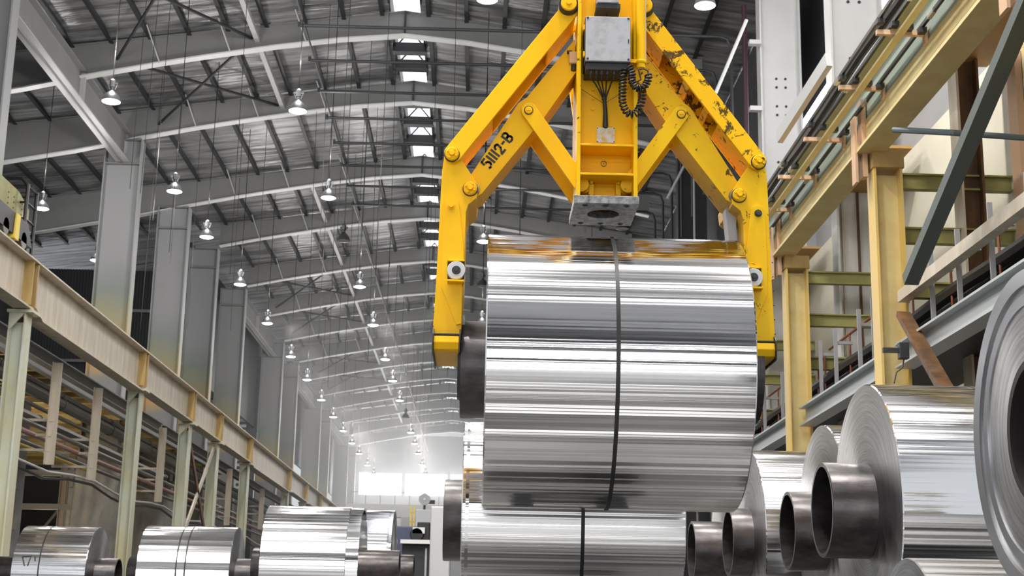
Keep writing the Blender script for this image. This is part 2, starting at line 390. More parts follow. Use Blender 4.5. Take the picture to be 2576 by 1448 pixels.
# light struts between frames, left slope, and rod bracing
strutx = -8.1
for i in range(0, 13):
    if i in (2,): continue
    o = MB().bar((strutx, FR[i]+.02, lowz(strutx)+.35), (strutx, FR[i+1]-.02, lowz(strutx)+.35), .17, .17).build('roof_strut', 'steel_lt')
    tag(o, '%s light square strut tying two roof frames left of the ridge' % ORD[i if i < 2 else i-1], 'strut', 'square roof struts')
nb = 0
for i in (0, 1, 5, 6, 8, 9):
    for s_ in (0, 1):
        a, c = ((-12.9, FR[i]), (-8.3, FR[i+1])) if s_ == 0 else ((-8.3, FR[i]), (-12.9, FR[i+1]))
        o = MB().tube([(a[0], a[1], lowz(a[0])+.45), (c[0], c[1], lowz(c[0])+.45)], .055, 6).build('brace_rod', 'purlin')
        tag(o, 'dark diagonal %s rod of the %s roof cross bracing on the left' % ('falling' if s_ else 'rising', ORD[nb//2]), 'brace', 'roof cross bracing'); nb += 1
# short fly braces from lower flange up to the purlins
nb = 0
for i in range(0, 9):
    for x in (-11.4, -9.0, -6.4):
        z = lowz(x)
        o = MB().tube([(x, FR[i]-.17, z), (x-.3, FR[i]-1.1, roofz(x)-.25)], .028, 5).build('fly_brace', 'steel_lt')
        tag(o, 'thin light fly brace on the %s roof frame, %s' % (ORD[i], {-11.4: 'by the left knee', -9.0: 'at mid left slope', -6.4: 'towards the ridge'}[x]), 'brace', 'fly braces'); nb += 1

# roof columns, left row
colmat = column_tint('left_column_tint', 9.6, 14.2)
def lcolumn(y, i, top):
    t = thing('roof_column', (-14.1, y, FLOOR), '%s tall grey I-section roof column in the left row, ochre at its foot' % ORD[i], 'column', 'left row of roof columns')
    MB().box(-14.78, -13.46, y-.02, y+.02, FLOOR, top).build('web', colmat, t)
    for x, w_ in ((-14.8, .55), (-13.43, .55)):
        MB().box(x-.025, x+.025, y-w_/2, y+w_/2, FLOOR, top).build('flange', colmat, t)
    MB().box(-14.78, -13.46, y-.25, y+.25, top-.03, top).box(-14.78, -13.46, y-.25, y+.25, 16.95, 17.0).build('stiffener', 'steel', t)
LC = [37.6, 53, 62.3, 69.6, 78.4, 94.4, 102.4, 118.3, 126, 144, 153]
for i, y in enumerate(LC): lcolumn(y, i, lowz(-14.1)+.0)
# transfer girders carrying the frames without a column
for i, (ya, yb) in enumerate([(37.9, 52.7), (78.7, 94.1), (102.7, 117.9), (126.3, 143.7)]):
    t = thing('transfer_girder', (-14.1, ya, 16), '%s deep transfer girder running between left columns under the roof' % ORD[i], 'beam', 'transfer girders')
    z = 17.6
    MB().bar((-14.1, ya, z-.05), (-14.1, yb, z-.05), .03, 1.2).build('web', 'steel', t)
    MB().bar((-14.1, ya, z+.55), (-14.1, yb, z+.55), .46, .05).build('upper_flange', 'steel', t)
    MB().add([(-14.35, ya, z-.6), (-13.85, ya, z-.6), (-14.35, yb, z-.6), (-13.85, yb, z-.6), (-14.35, ya, z-.55), (-13.85, ya, z-.55), (-14.35, yb, z-.55), (-13.85, yb, z-.55)],
             [(0, 1, 3, 2), (4, 6, 7, 5), (0, 4, 5, 1), (1, 5, 7, 3), (3, 7, 6, 2), (2, 6, 4, 0)]).build('lower_flange', 'steel_lt', t)
    MB().box(-14.3, -13.9, 46.37 if i == 0 else (ya+yb)/2-.03, 46.43 if i == 0 else (ya+yb)/2+.03, z-.55, z+.55).build('stiffener', 'steel_lt', t)

# roof columns, right row
for i, (y, x0, x1, top) in enumerate([(29.3, 7.5, 8.62, 18.2), (36.6, 7.42, 8.5, 18.2), (53, 7.42, 8.5, 18.2), (69.6, 7.42, 8.5, 18.2), (86.4, 7.42, 8.5, 18.2), (102.4, 7.42, 8.5, 18.2)]):
    t = thing('roof_column', ((x0+x1)/2, y, FLOOR), '%s tall %s roof column in the right row' % (ORD[i], 'white' if i < 2 else 'dark'), 'column', 'right row of roof columns')
    m = 'white' if i < 2 else 'clad'
    MB().box(x0, x1, y-.02, y+.02, FLOOR, top).build('web', m, t)
    for x in (x0, x1): MB().box(x-.025, x+.025, y-.25, y+.25, FLOOR, top).build('flange', m, t)
    if i < 2:
        b = MB()
        for zz in (11.0, 12.0, 13.6, 14.4):
            for k in range(2):
                for kk in range(2): b.lathe([(.0, -.0), (.035, 0), (.035, .02), (0, .02)], 'y', (x0+.45+.25*k, y-.05, zz+.25*kk), 8)
        b.build('bolt', 'dark', t)
# right side wall: dark cladding, bright window band
b = MB()
XW = 9.6
b.box(XW, XW+.12, 16, YEND, 15.1, 19.3); b.box(XW, XW+.12, 16, YEND, 8.9, 11.6)
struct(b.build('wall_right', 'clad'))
for (y0, y1) in ((16, 24), (29.4, 32.8), (36.6, 50), (56, 68), (72, 86), (90, 108)):
    wn += 1
    struct(MB().box(XW, XW+.1, y0, y1, 11.6, 15.1).build('window_%d' % wn, 'sky'))
b = MB()
for (y0, y1) in ((24, 29.4), (32.8, 36.6), (50, 56), (68, 72), (86, 90), (108, YEND)): b.box(XW, XW+.12, y0, y1, 11.6, 15.1)
struct(b.build('wall_right', 'clad'))

struct(MB().box(8.85, 8.95, 38.4, YEND, FLOOR, 19.0).build('wall_right', 'clad'))
# left aisle: far cross wall, outer wall
b = MB()
b.box(-23.4, -14.85, 70.6, 70.75, FLOOR, 17.0)
for k in range(56):
    x = -23.3+.15*k; b.box(x, x+.06, 70.52, 70.6, 7.5, 17.0)
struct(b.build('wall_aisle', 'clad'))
for z in (9.6, 12.2, 14.8):
    struct(MB().box(-23.4, -14.85, 70.3, 70.52, z, z+.14).build('trim_%d' % int(z), 'steel'))
b = MB().box(-23.6, -23.4, 16, 70.7, FLOOR, 18.2)
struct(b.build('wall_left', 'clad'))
# side wall behind the left columns beyond the aisle
b = MB().box(-15.2, -15.05, 70.75, YEND, 12.2, 18.6).box(-15.2, -15.05, 70.75, YEND, FLOOR, 7.2)
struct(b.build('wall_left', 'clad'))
for i, (y0, y1) in enumerate(((96, 117), (120, 150))):
    wn += 1
    struct(MB().box(-15.18, -15.1, y0, y1, 12.4, 16.4).build('window_%d' % wn, 'skydim'))
# louvre screens seen between the columns
for i, y in enumerate((84, 92)):
    b = MB()
    for k in range(14): b.box(-18.6, -15.25, y-.1, y+.1, 7.6+.36*k, 7.6+.36*k+.17)
    o = b.build('louvre_screen', 'steel_lt'); tag(o, '%s slatted louvre screen behind the left roof columns' % ('nearer' if i == 0 else 'farther'), 'louvre', 'louvre screens')
    MB().box(-16.6, -16.2, y-.25, y-.1, FLOOR, 12.6).build('post', 'steel', o)
struct(MB().box(-24, -14.9, 94.2, 94.4, FLOOR, 17).build('wall_aisle', 'clad'))

# far end wall
b = MB().box(-15, XR+14, YEND, YEND+.2, 15.75, 20).box(-15, XR+14, YEND, YEND+.2, FLOOR, 13.4)
b.box(-15, -13.4, YEND, YEND+.2, 13.4, 15.75)
for z in (16.8, 17.9, 19): b.box(-15, 9, YEND-.12, YEND, z, z+.1)
for x in (-8.5, -3.5, 1.5): b.box(x-.2, x+.2, YEND-.4, YEND, FLOOR, 20)
struct(b.build('wall_far', 'clad_lt'))
wn += 1
struct(MB().box(-13.4, 11, YEND+.05, YEND+.15, 13.4, 15.75).build('window_%d' % wn, mat('far_daylight', (1, 1, 1), .4, emit=(1, 1, 1), es=22)))

# ------------------------------------------------------------------ high-bay lamps
def make_lamp(lit):
    t = thing('high_bay_lamp', (0, 0, 0), '', 'lamp')
    b = MB().lathe([(.05, .34), (.065, .30), (.10, .265), (.165, .20), (.215, .12), (.24, .05), (.252, .0), (.238, .0), (.225, .05), (.15, .18), (.05, .26)], n=18)
    b.build('shade', 'lampshade' if lit else 'lampoff', t, smooth=True)
    MB().lathe([(.0, .012), (.232, .012), (.232, .0), (.16, -.03), (.0, -.045)], n=18).build('lens', 'lampglow' if lit else 'lens_off', t, smooth=True)
    b = MB().lathe([(.045, .34), (.045, .40), (.08, .40), (.08, .58), (.05, .62), (.02, .64)], n=10)
    b.bar((-.14, 0, .50), (.14, 0, .50), .06, .05); b.bar((-.12, 0, .50), (-.06, 0, .34), .03, .03); b.bar((.12, 0, .50), (.06, 0, .34), .03, .03)
    b.build('ballast_housing', 'lampshade' if lit else 'lampoff', t, smooth=True)
    return t
lamp_on = make_lamp(True); lamp_off = make_lamp(False); used = {True: False, False: False}
pl = bpy.data.lights.new('lamp_light', 'SPOT'); pl.energy = 700; pl.spot_size = 2.9; pl.spot_blend = 1; pl.shadow_soft_size = .22; pl.color = (1, .97, .92)
ph = bpy.data.lights.new('lamp_spill', 'POINT'); ph.energy = 210; ph.shadow_soft_size = .3; ph.color = (1, .98, .95)
pn = bpy.data.lights.new('added_overhead_light', 'SPOT'); pn.energy = 1000; pn.spot_size = 2.9; pn.spot_blend = 1; pn.shadow_soft_size = .2; pn.color = (1, .95, .87)
def place_lamp(x, y, z, lit, label, group):
    src = lamp_on if lit else lamp_off
    o = copy_tree(src) if used[lit] else src
    used[lit] = True
    o.location = (x, y, z); tag(o, label, 'lamp', group)
    top = roofz(x)-.3
    MB().tube([(x, y, z+.62), (x+.02, y, top)], .012, 5).build('hanging_cord', 'wire', o)
    if lit:
        for d, dz in ((pl, -.06), (ph, 1.45)):
            l = bpy.data.objects.new(d.name, d); COL.objects.link(l); l.location = (x, y, z+dz)
Lr = [35.4, 43.4, 48.9, 56.2, 63.9, 72.3, 79.5, 87, 94.5, 101.7, 108.9, 115.9, 124.8, 132.5]
for i, y in enumerate(Lr): place_lamp(-9.9, y, 13.06, True, '%s lit bell lamp in the row beside the left columns' % ORD[i], 'lamps in the left row')
Mr = [36.0, 44.0, 49.3, 56.5, 64.2, 73.0, 79.8, 87.2, 94.7, 102.5, 109, 115.9, 124.4, 132.2]
for i, y in enumerate(Mr):
    off = i in (2, 8)
    place_lamp(-5.1, y, 13.15, not off, '%s bell lamp, %s, in the row left of the ridge' % (ORD[i], 'dark and unlit' if off else 'lit'), 'lamps in the second row')
Rr = [(29.9, 1), (45.6, 0), (51.0, 1), (58.2, 0), (66, 1)]
for i, (y, lit) in enumerate(Rr): place_lamp(-.1, y, 13.7, bool(lit), '%s %s bell lamp in the row above the coil' % (ORD[i], 'lit' if lit else 'unlit'), 'lamps in the third row')
for i, (y, lit) in enumerate([(29.9, 1), (48.8, 0), (63, 1)]): place_lamp(4.85, y, 13.7, bool(lit), '%s %s bell lamp in the row by the right columns' % (ORD[i], 'lit' if lit else 'unlit'), 'lamps in the right row')
for i, y in enumerate([48.0, 55.3]): place_lamp(-15.5, y, 13.7, True, '%s lit bell lamp hanging in the left aisle' % ORD[i], 'lamps in the left aisle')

for i, y in enumerate((7, 14.5, 22)):  # extra lamps added above the view for directional light on girders and walls
    for x, nm in ((-9.9, 'beside the left runway'), (-5.1, 'left of the ridge'), (-.1, 'over the tong'), (4.85, 'beside the right runway')):
        place_lamp(x, y, 13.9, True, 'added unseen bell lamp above the %s, %s' % (('near coils', 'space behind the tong', 'first visible bay')[i], nm), 'added lamps above the coil store')
        l = bpy.data.objects.new('added_overhead_light', pn); COL.objects.link(l); l.location = (x, y, 13.8)
# sprinkler pipes with a drop at their right end
for k, y in enumerate([38.3, 40.9, 43.5, 46.0, 48.6, 51.2, 53.8, 56.4]):
    z = 16.6
    pts = [(-5.5, y, z), (6.6, y, z), (6.85, y, z-.08), (6.95, y, z-.35), (6.95, y, z-3.2)]
    o = MB().tube(pts, .05, 8).build('sprinkler_pipe', 'dark', smooth=True)
    MB().box(-5.56, -5.48, y-.05, y+.05, z-.06, z+.1).build('end_fitting', 'dark', o)
    tag(o, '%s thin dark pipe crossing under the roof from the ridge to the right' % ORD[k], 'pipe', 'cross pipes under the roof')
for k, (x, z) in enumerate([(-5.5, 16.95)]):
    pts = [(x+.06*math.sin(t*.9), 26+t*8, z-.1*math.sin(t)) for t in range(16)]
    o = MB().tube(pts, .03, 5).build('catenary_cable', 'purlin'); tag(o, 'long dark cable slung down the hall %s' % ('near the pipe ends' if k == 0 else 'above the left lamps'), 'cable')
# plumb wires
k = 0
WL = ['left of the ridge', 'by the left lamps', 'midway up the left slope', 'close to the left columns', 'near the ridge light', 'between the lamp rows', 'past the second frame', 'in the middle bays']
for i in range(30):
    x = random.uniform(-12.5, 3.0); y = random.uniform(36, 66)
    o = MB().tube([(x, y, roofz(x)-.3), (x+random.uniform(-.1, .1), y, random.uniform(9.5, 12.5))], .009, 4).build('hanging_wire', 'wire')
    tag(o, 'thin dark wire hanging plumb from the roof between the lamps', 'wire', 'thin plumb wires under the roof')

# ================================================================== LEFT CRANE RUNWAY
GX = -11.0
GY = [20, 33.6, 45.4, 53.4, 59.3, 67.4, 81.8, 90, 98, 106, 116, 128]
def gz0(y, deep): return 7.07
for i in range(len(GY)-1):
    ya, yb = GY[i], GY[i+1]; deep = i in (1, 5)
    t = thing('crane_girder', (GX, ya, 7), '%s cream crane runway girder span along the left side' % ORD[i], 'crane girder', 'left runway girder spans')
    zb = 7.07 if not deep else 6.9
    pts = [(ya+.02, 8.2), (ya+.02, 7.2), (ya+.75, 6.95), (yb-.02, 6.95 if deep else 7.07), (yb-.02, 8.2)] if deep else [(ya+.02, 8.2), (ya+.02, 7.07), (yb-.02, 7.07), (yb-.02, 8.2)]
    MB().prismx(pts, GX-.02, GX+.02).build('web', 'cream', t)
    MB().box(GX-.28, GX+.28, ya+.02, yb-.02, 8.17, 8.21).build('upper_flange', 'cream', t)
    lo = MB()
    pp = [(p[0], p[1]) for p in pts[1:-1]]
    for (y0, z0), (y1, z1) in zip(pp, pp[1:]): lo.bar((GX, y0, z0), (GX, y1, z1), .42, .05)
    lo.build('lower_flange', 'cream', t)
    MB().box(GX-.25, GX+.25, yb-.1, yb-.04, 7.1, 8.17).box(GX-.25, GX+.25, yb-.45, yb-.41, 7.1, 8.17).build('end_stiffener', 'ochre', t)
o = MB().box(GX-.04, GX+.04, 20, 128, 8.21, 8.33).box(GX-.1, GX+.1, 20, 128, 8.21, 8.235).build('crane_rail', 'copper')
tag(o, 'shiny crane rail on top of the left runway girder', 'rail')
for i, y in enumerate(GY[1:9]):
    t = thing('runway_column', (GX-.05, y, FLOOR), '%s pale green column carrying the left runway girder' % ORD[i], 'column', 'left runway columns')
    MB().box(GX-.26, GX+.06, y-.02, y+.02, FLOOR, 6.75).build('web', 'pale', t)
    for x in (GX-.28, GX+.08): MB().box(x-.02, x+.02, y-.24, y+.24, FLOOR, 6.95).build('flange', 'pale', t)
    MB().box(GX-.34, GX+.28, y-.3, y+.3, 6.95, 7.02).prism([(GX-.28, 6.5), (GX+.08, 6.95), (GX-.28, 6.95)], y-.26, y-.22).build('cap_plate', 'pale', t)
# surge truss / walkway edge just behind girder
t = thing('runway_walkway', (GX-1, 36, 6.4), 'dark walkway beam behind and under the left runway girder', 'walkway')
MB().ibar((GX-.95, 26, 6.75), (GX-.95, 53, 6.75), .25, .35, .03, .03).build('edge_beam', 'steel', t)
MB().ibar((GX-.95, 53.2, 6.75), (GX-.95, 110, 6.75), .25, .35, .03, .03).build('edge_beam', 'steel', t)
# pipes and cables along the left side
def long_pipe(px_, py_, X, r, m, label, name='service_pipe', sag=0, y1=100):
    z = at(px_, py_, X=X).z
    pts = []
    y = 22
    while y <= y1:
        pts.append((X, y, z-sag*math.sin(pi*((y-33.6) % 9.8)/9.8)**2)); y += 2.45 if sag else 6
    o = MB().tube(pts, r, 10).build(name, m, smooth=True); tag(o, label, 'pipe' if name != 'power_cable' else 'cable')
    if r > .08:
        y = 30
        while y < min(y1, 72): MB().lathe([(r+.025, -.06), (r+.025, .06)], 'y', (X, y, z), 12).build('joint_collar', m, o, smooth=True); y += 5.6
    return o
long_pipe(38, 957, -12.2, .17, 'greypipe', 'thickest dark grey service pipe along the left wall, highest of the pipes')
long_pipe(26, 1025, -12.8, .14, 'greypipe', 'second thick grey service pipe just below the thickest one', y1=62)
long_pipe(23, 1040, -12.0, .07, 'greypipe', 'thin grey pipe above the red pipe on the left')
long_pipe(21, 1066, -12.0, .075, 'redpipe', 'dull red pipe running along the left side')
long_pipe(19, 1093, -12.1, .065, 'greypipe', 'thin grey pipe just below the red pipe')
long_pipe(60, 1120, -12.6, .05, M['yellowp'], 'thin yellow pipe low among the left pipes', y1=50)
long_pipe(15, 1127, -11.8, .035, 'whiteplastic', 'pale sagging cable below the left pipes', 'power_cable', .22)
long_pipe(12, 1140, -11.9, .04, 'black', 'black sagging cable below the left pipes', 'power_cable', .3)
long_pipe(560, 1215, -12.2, .09, 'greypipe', 'lowest grey pipe of the left pipe rack', y1=110)
long_pipe(560, 1250, -12.2, .06, 'greypipe', 'low thin pipe just above the left coils', y1=110)
# hangers
for i, (x, y0, y1, XX) in enumerate([(128, 900, 1168, -11.5), (232, 965, 1207, -11.5), (398, 1045, 1262, -11.5), (567, 1160, 1320, -11.5), (650, 1215, 1330, -11.5)]):
    p = at((x+8), (y0+y1)/2, X=XX); z0 = at(x-8, y1, Y=p.y).z
    t = MB().box(XX-.12, XX+.12, p.y-.02, p.y+.02, z0, 6.6).box(XX-.12, XX-.09, p.y-.14, p.y+.14, z0, 6.6)
    for zz in (.35, .75, 1.15): t.box(XX-1.2, XX, p.y-.04, p.y+.04, z0+zz, z0+zz+.07)
    o = t.build('pipe_hanger', 'cream'); tag(o, '%s cream hanger bracket holding the pipes below the left girder' % ORD[i], 'bracket', 'pipe hangers')
# cross bracing between runway columns 3 and 4 (in view at left centre)
for i, (y0, z0, y1, z1, m) in enumerate([(53.6, 2.6, 59.1, 6.8, 'cream'), (53.6, 6.8, 59.1, 2.6, 'brown'), (53.6, 3.1, 59.1, 3.1, 'white')]):
    o = MB().bar((GX-.05, y0, z0), (GX-.05, y1, z1), .07, .22).build('column_brace', m)
    tag(o, ['pale diagonal brace rising between two left runway columns', 'brown diagonal brace falling between two left runway columns', 'white horizontal tie between two left runway columns'][i], 'brace')
# mezzanine joists in the aisle, lit tan
t = thing('mezzanine', (-17.5, 40, 7), 'mezzanine deck with tan joists behind the left pipes', 'mezzanine')
MB().box(-23, -12.8, 30, 69, 7.35, 7.5).build('deck', 'steel', t)
for k in range(30):
    y = 31+1.3*k
    MB().bar((-22.8, y, 7.1), (-12.8, y, 7.1), .16, .42).build('joist', 'beam' if k % 3 else 'ochre', t)
MB().ibar((-12.7, 30, 6.95), (-12.7, 70, 6.95), .2, .45, .03, .03).build('edge_beam', 'steel', t)
# aisle inner steelwork, lower
k = 0
for y, x in ((40, -15.5), (47, -16.5), (56, -16.2), (64, -16), (72, -15.8)):
    t = thing('platform_frame', (x, y, FLOOR), '%s grey platform frame of posts and rails in the left aisle' % ORD[k], 'platform', 'platform frames in the left aisle'); k += 1
    for dx in (-2.2, 0, 1.5): MB().box(x+dx-.12, x+dx+.12, y-.02, y+.02, FLOOR, 6.8).box(x+dx-.12, x+dx-.09, y-.12, y+.12, FLOOR, 6.8).build('post', 'cream' if dx == 0 else 'steel_lt', t)
    for z in (1.1, 2.6, 3.9, 5.2): MB().box(x-2.2, x+1.5, y-.1, y+.1, z, z+.22).build('rail', 'steel_lt' if z != 2.6 else 'cream', t)
    MB().bar((x-2.1, y, 1.2), (x-.1, y, 3.9), .06, .1).build('diagonal', 'steel', t)
# plastic-wrapped sheets against the columns
for i, y in enumerate((52.4, 61.6)):
    b = MB(); n = 24
    for r_ in range(9):
        for c in range(n): b.v.append(Vector((-14.75+1.6*c/(n-1)+.05*r_*(c/(n-1)-.5), y+.015*math.sin(c*1.1+r_*.4), 1.0+4.6*(8-r_)/8)))
    for r_ in range(8):
        for c in range(n-1): a = r_*n+c; b.f.append((a, a+1, a+n+1, a+n))
    o = b.build('dust_sheet', 'sheetgrey', smooth=True); tag(o, 'grey hanging dust sheet on the %s left roof column behind the pipes' % ('nearer' if i == 0 else 'farther'), 'sheet', 'dust sheets')
    md = o.modifiers.new('solid', 'SOLIDIFY'); md.thickness = .01
# bright workshop glimpses: small windows and a yellow cabinet in the aisle
o = MB().box(-17.2, -16.3, 46.0, 46.4, 2.05, 3.15).build('electric_cabinet', 'yellowp')
MB().box(-17.1, -16.75, 45.97, 46.0, 2.1, 3.1).build('door', 'pink', o); MB().box(-16.7, -16.4, 45.97, 46.0, 2.15, 3.05).build('door', 'olive', o)
tag(o, 'small yellow cabinet with pink door between posts of the left aisle', 'cabinet')
wl_ = bpy.data.lights.new('added_joist_light', 'POINT'); wl_.energy = 90; wl_.color = (1, .82, .55); wl_.shadow_soft_size = .2  # added warm light to brighten the mezzanine underside
for i, (x, y, z) in enumerate([(-17.6, 50, 4.3), (-16.9, 50, 4.35), (-20, 60, 2.6), (-18.8, 62, 1.6), (-20.3, 52, 1.2)]):
    o = MB().box(x-.3, x+.3, y, y+.1, z, z+.5).build('work_light', mat('work_light_glow', (1, 1, 1), .5, emit=(1, 1, 1), es=2.5)); 
    MB().box(x-.34, x+.34, y+.1, y+.2, z-.04, z+.54).build('housing', 'galv', o)
    l = bpy.data.objects.new('added_joist_light', wl_); COL.objects.link(l); l.location = (x+.6, y-1.5, z+.3)
    tag(o, ['bright work light left of its pair, high in the left aisle', 'bright work light right of its pair, high in the left aisle', 'bright work light deep in the aisle, mid height', 'low bright work light deepest in the aisle', 'low bright work light at the far left edge'][i], 'lamp', 'work lights in the aisle')

# crane end carriage on the left rail with ladder hoops
t = thing('crane_end_carriage', (GX-.1, 31.5, 8.33), 'yellow green crane end carriage standing on the left rail', 'crane')
MB().prismx([(28.5, 9.0), (33.0, 9.0), (33.45, 9.2), (33.45, 9.5), (32.6, 9.72), (28.5, 9.72)], GX-.45, GX-.1).build('side_plate', 'olive', t)
for y in (31.9, 32.3, 32.9):
    for k in range(4): MB().lathe([(0, 0), (.02, 0), (.02, .02), (0, .02)], 'x', (GX-.11, y, 9.1+.13*k), 6).build('rivet', 'dark', t)
MB().prismx([(29, 8.5), (33.3, 8.5), (32.9, 9.0), (29, 9.0)], GX-.5, GX+.1).build('wheel_box', 'dark', t)
for y in (31.4, 32.7): MB().lathe([(.0, -.1), (.2, -.1), (.2, .1), (0, .1)], 'x', (GX, y, 8.54), 20).build('wheel', 'greypipe', t, smooth=True)
MB().prismx([(31.9, 8.4), (32.2, 8.4), (32.2, 9.0), (31.95, 9.0)], GX-.05, GX+.14).build('bracket', 'yellowp', t)
for y in (32.75, 33.45):
    zt = 9.95
    b = MB()
    for x in (GX-.6, GX+.05): b.tube([(x, y, 8.38), (x, y, zt)], .045, 6)
    b.tube([(GX-.6, y, zt-.05), (GX-.45, y, zt+.13), (GX-.1, y, zt+.13), (GX+.05, y, zt-.05)], .045, 6)
    b.build('ladder_hoop', 'black', t)
for z in (8.7, 9.1, 9.5, 9.9): MB().tube([(GX+.05, 32.75, z), (GX+.05, 33.45, z)], .03, 6).tube([(GX-.6, 32.75, z), (GX+.05, 32.75, z)], .03, 6).build('ladder_rung', 'black', t)

# ================================================================== RIGHT CRANE RUNWAY
RX = 6.1
RY = [8, 15, 21.6, 28.2, 35.5, 43, 51, 59]
for i in range(len(RY)-1):
    ya, yb = RY[i], RY[i+1]
    t = thing('crane_girder', (RX, ya, 7.4), '%s yellow cream crane runway girder span along the right side' % ORD[i], 'crane girder', 'right runway girder spans')
    MB().box(RX-.02, RX+.02, ya, yb, 7.43, 8.6).build('web', 'mint', t)
    MB().box(RX-.05, RX-.02, ya, yb, 7.43, 7.95).build('web_stiffening_plate', 'beam', t)
    MB().box(RX-.22, RX+.22, ya, yb, 7.38, 7.43).build('lower_flange', 'beam', t)
    MB().box(RX-.22, RX+.22, ya, yb, 8.6, 8.65).build('upper_flange', 'beam', t)
    for k in range(3):
        y = ya+1.2+2.1*k
        MB().box(RX-.75, RX-.05, y-.035, y+.035, 8.02, 8.09).box(RX-.09, RX-.05, y-.06, y+.06, 7.9, 8.15).build('conductor_bracket', 'pink', t)
# conductor rails hung on the inside of the right girder
for k, (dx, z) in enumerate([(-.72, 8.24), (-.52, 8.2), (-.32, 8.16), (-.14, 8.12)]):
    t = MB().box(RX+dx-.02, RX+dx+.02, 8, 60, z-.03, z+.03)
    o = t.build('conductor_rail', 'black'); tag(o, '%s black conductor rail along the right crane girder, counted from the hall side' % NTH[k], 'conductor rail', 'conductor rails')
    b = MB()
    for y in (17.2, 17.9, 21.3, 25.4, 30.6): b.box(RX+dx-.028, RX+dx+.028, y+dx-.12, y+dx+.12, z-.036, z+.036)
    b.build('joint_cover', 'copper', o)
    for q in range(11): MB().box(RX+dx-.05, RX+dx+.05, 14+q*2.1-.06, 14+q*2.1+.06, z-.1, z-.03).build('insulator', 'dark', o)
o = MB().tube([(RX-.5, y, 8.42+.04*math.sin(y)) for y in range(8, 60, 2)], .075, 8).build('cable_bundle', 'black', smooth=True); tag(o, 'thick black cable bundle lying above the right conductor rails', 'cable')
o = MB().box(RX-.5, RX-.4, 8, 60, 7.98, 8.02).build('cable_tray', 'beam'); tag(o, 'narrow yellow cream tray under the right conductor rails', 'tray')
# runway columns right
for i, y in enumerate(RY[1:5]):
    t = thing('runway_column', (RX+.3, y, FLOOR), '%s yellow column carrying the right runway girder' % ORD[i], 'column', 'right runway columns')
    MB().box(RX+.06, RX+.44, y-.02, y+.02, FLOOR, 7.05).build('web', 'beam', t)
    for x in (RX+.04, RX+.46): MB().box(x-.02, x+.02, y-.2, y+.2, FLOOR, 7.12).build('flange', 'colyel', t)
    MB().box(RX+.0, RX+.50, y-.24, y+.24, 7.12, 7.38).build('cap', 'ochre', t)
    MB().box(RX-.12, RX-.04, y-.1, y+.1, 7.0, 8.3).box(RX-.24, RX-.2, y-.12, y+.12, 6.9, 8.0).build('bracket', 'pink', t)
# second row (outer) brown columns and crossbeams
OX = 7.8
for i, y in enumerate((21.9, 29.4, 37.0)):
    t = thing('outer_column', (OX, y, FLOOR), '%s rust brown outer column behind the right runway' % ORD[i], 'column', 'outer brown columns')
    MB().box(OX-.14, OX+.16, y-.02, y+.02, FLOOR, 9.15).build('web', 'brown', t)
    MB().box(OX-.18, OX-.14, y-.2, y+.2, FLOOR, 9.15).build('flange', 'cream', t); MB().box(OX+.16, OX+.2, y-.2, y+.2, FLOOR, 9.15).build('flange', 'brown', t)
k = 0
for y in (21.6, 28.2, 35.5):
    for z in (5.25, 6.15, 7.05):
        o = MB().ibar((RX+.5, y+.3, z), (OX+.7, y+.3, z), .16, .26, .03, .03).build('cross_beam', 'olive'); 
        tag(o, '%s olive crossbeam behind the %s yellow right column' % ({5.25: 'lowest', 6.15: 'middle', 7.05: 'top'}[z], {21.6: 'nearest', 28.2: 'second', 35.5: 'third'}[y]), 'beam', 'olive crossbeams'); k += 1
# soffit panels, cream wall, grey cladding
for i, (y0, y1) in enumerate(((11.5, 22.1), (26.3, 29.6), (34.0, 37.2))):
    o = MB().box(RX+.26, OX+.5, y0, y1, 9.16, 9.22).build('soffit_panel', 'tan'); tag(o, '%s orange tan soffit panel between right girder and outer wall' % ORD[i], 'soffit', 'soffit panels')
    MB().lathe([(0, 0), (.03, 0), (.03, .03), (0, .03)], 'z', (RX+.6, y1-.9, 9.13), 8).lathe([(0, 0), (.03, 0), (.03, .03), (0, .03)], 'z', (RX+.8, y1-.9, 9.13), 8).build('bolt', 'dark', o)
b = MB()
for y0, y1 in ((8, 60),): b.box(OX+.72, OX+.8, y0, y1, 2.2, 9.4)
struct(b.build('wall_right', 'wallcream'))
struct(MB().box(OX+1.0, OX+1.08, 6, 80, 9.0, 12.5).build('wall_right', 'galv'))
struct(MB().box(OX+.72, OX+.8, 6, 80, FLOOR, 2.2).build('wall_right', 'clad_lt'))
for i, y in enumerate((21.2, 28.6, 36.2)):
    o = MB().box(OX+.6, OX+.71, y-.02, y+.35, 2.2, 9.1).build('wall_post', 'pink' if i == 0 else 'wallcream'); tag(o, '%s %s post against the cream right wall' % (ORD[i], 'pink' if i == 0 else 'cream'), 'post', 'wall posts')
WX = RX+.36
# lower blue-grey beam, hand rail beam, stanchions, cables
for i, (y0, y1) in enumerate(((8, 21.35), (21.9, 28.0), (28.5, 50))):
    o = MB().ibar((WX, y0, 4.07), (WX, y1, 4.07), .3, .38, .035, .03).build('walkway_beam', 'rolledgal'); tag(o, '%s blue grey walkway beam low on the right side' % ORD[i], 'beam', 'walkway beams')
    o = MB().tube([(WX+.5, y0, 5.45), (WX+.5, y1, 5.45)], .025, 6).build('handrail', 'rustpipe', smooth=True)
    for k in range(int((y1-y0)/2)+1): MB().tube([(WX+.5, y0+.5+2*k, 4.28), (WX+.5, y0+.5+2*k, 5.45)], .02, 6).build('baluster', 'rustpipe', o)
    tag(o, '%s rust red handrail along the right walkway' % ORD[i], 'handrail', 'rust handrails')
o = MB().bar((RX+.36, 8, 5.0), (RX+.36, 21.3, 5.0), .16, .18).build('guide_beam', 'cream'); tag(o, 'beige beam sloping in view above the near coil at right', 'beam')
nb = 0
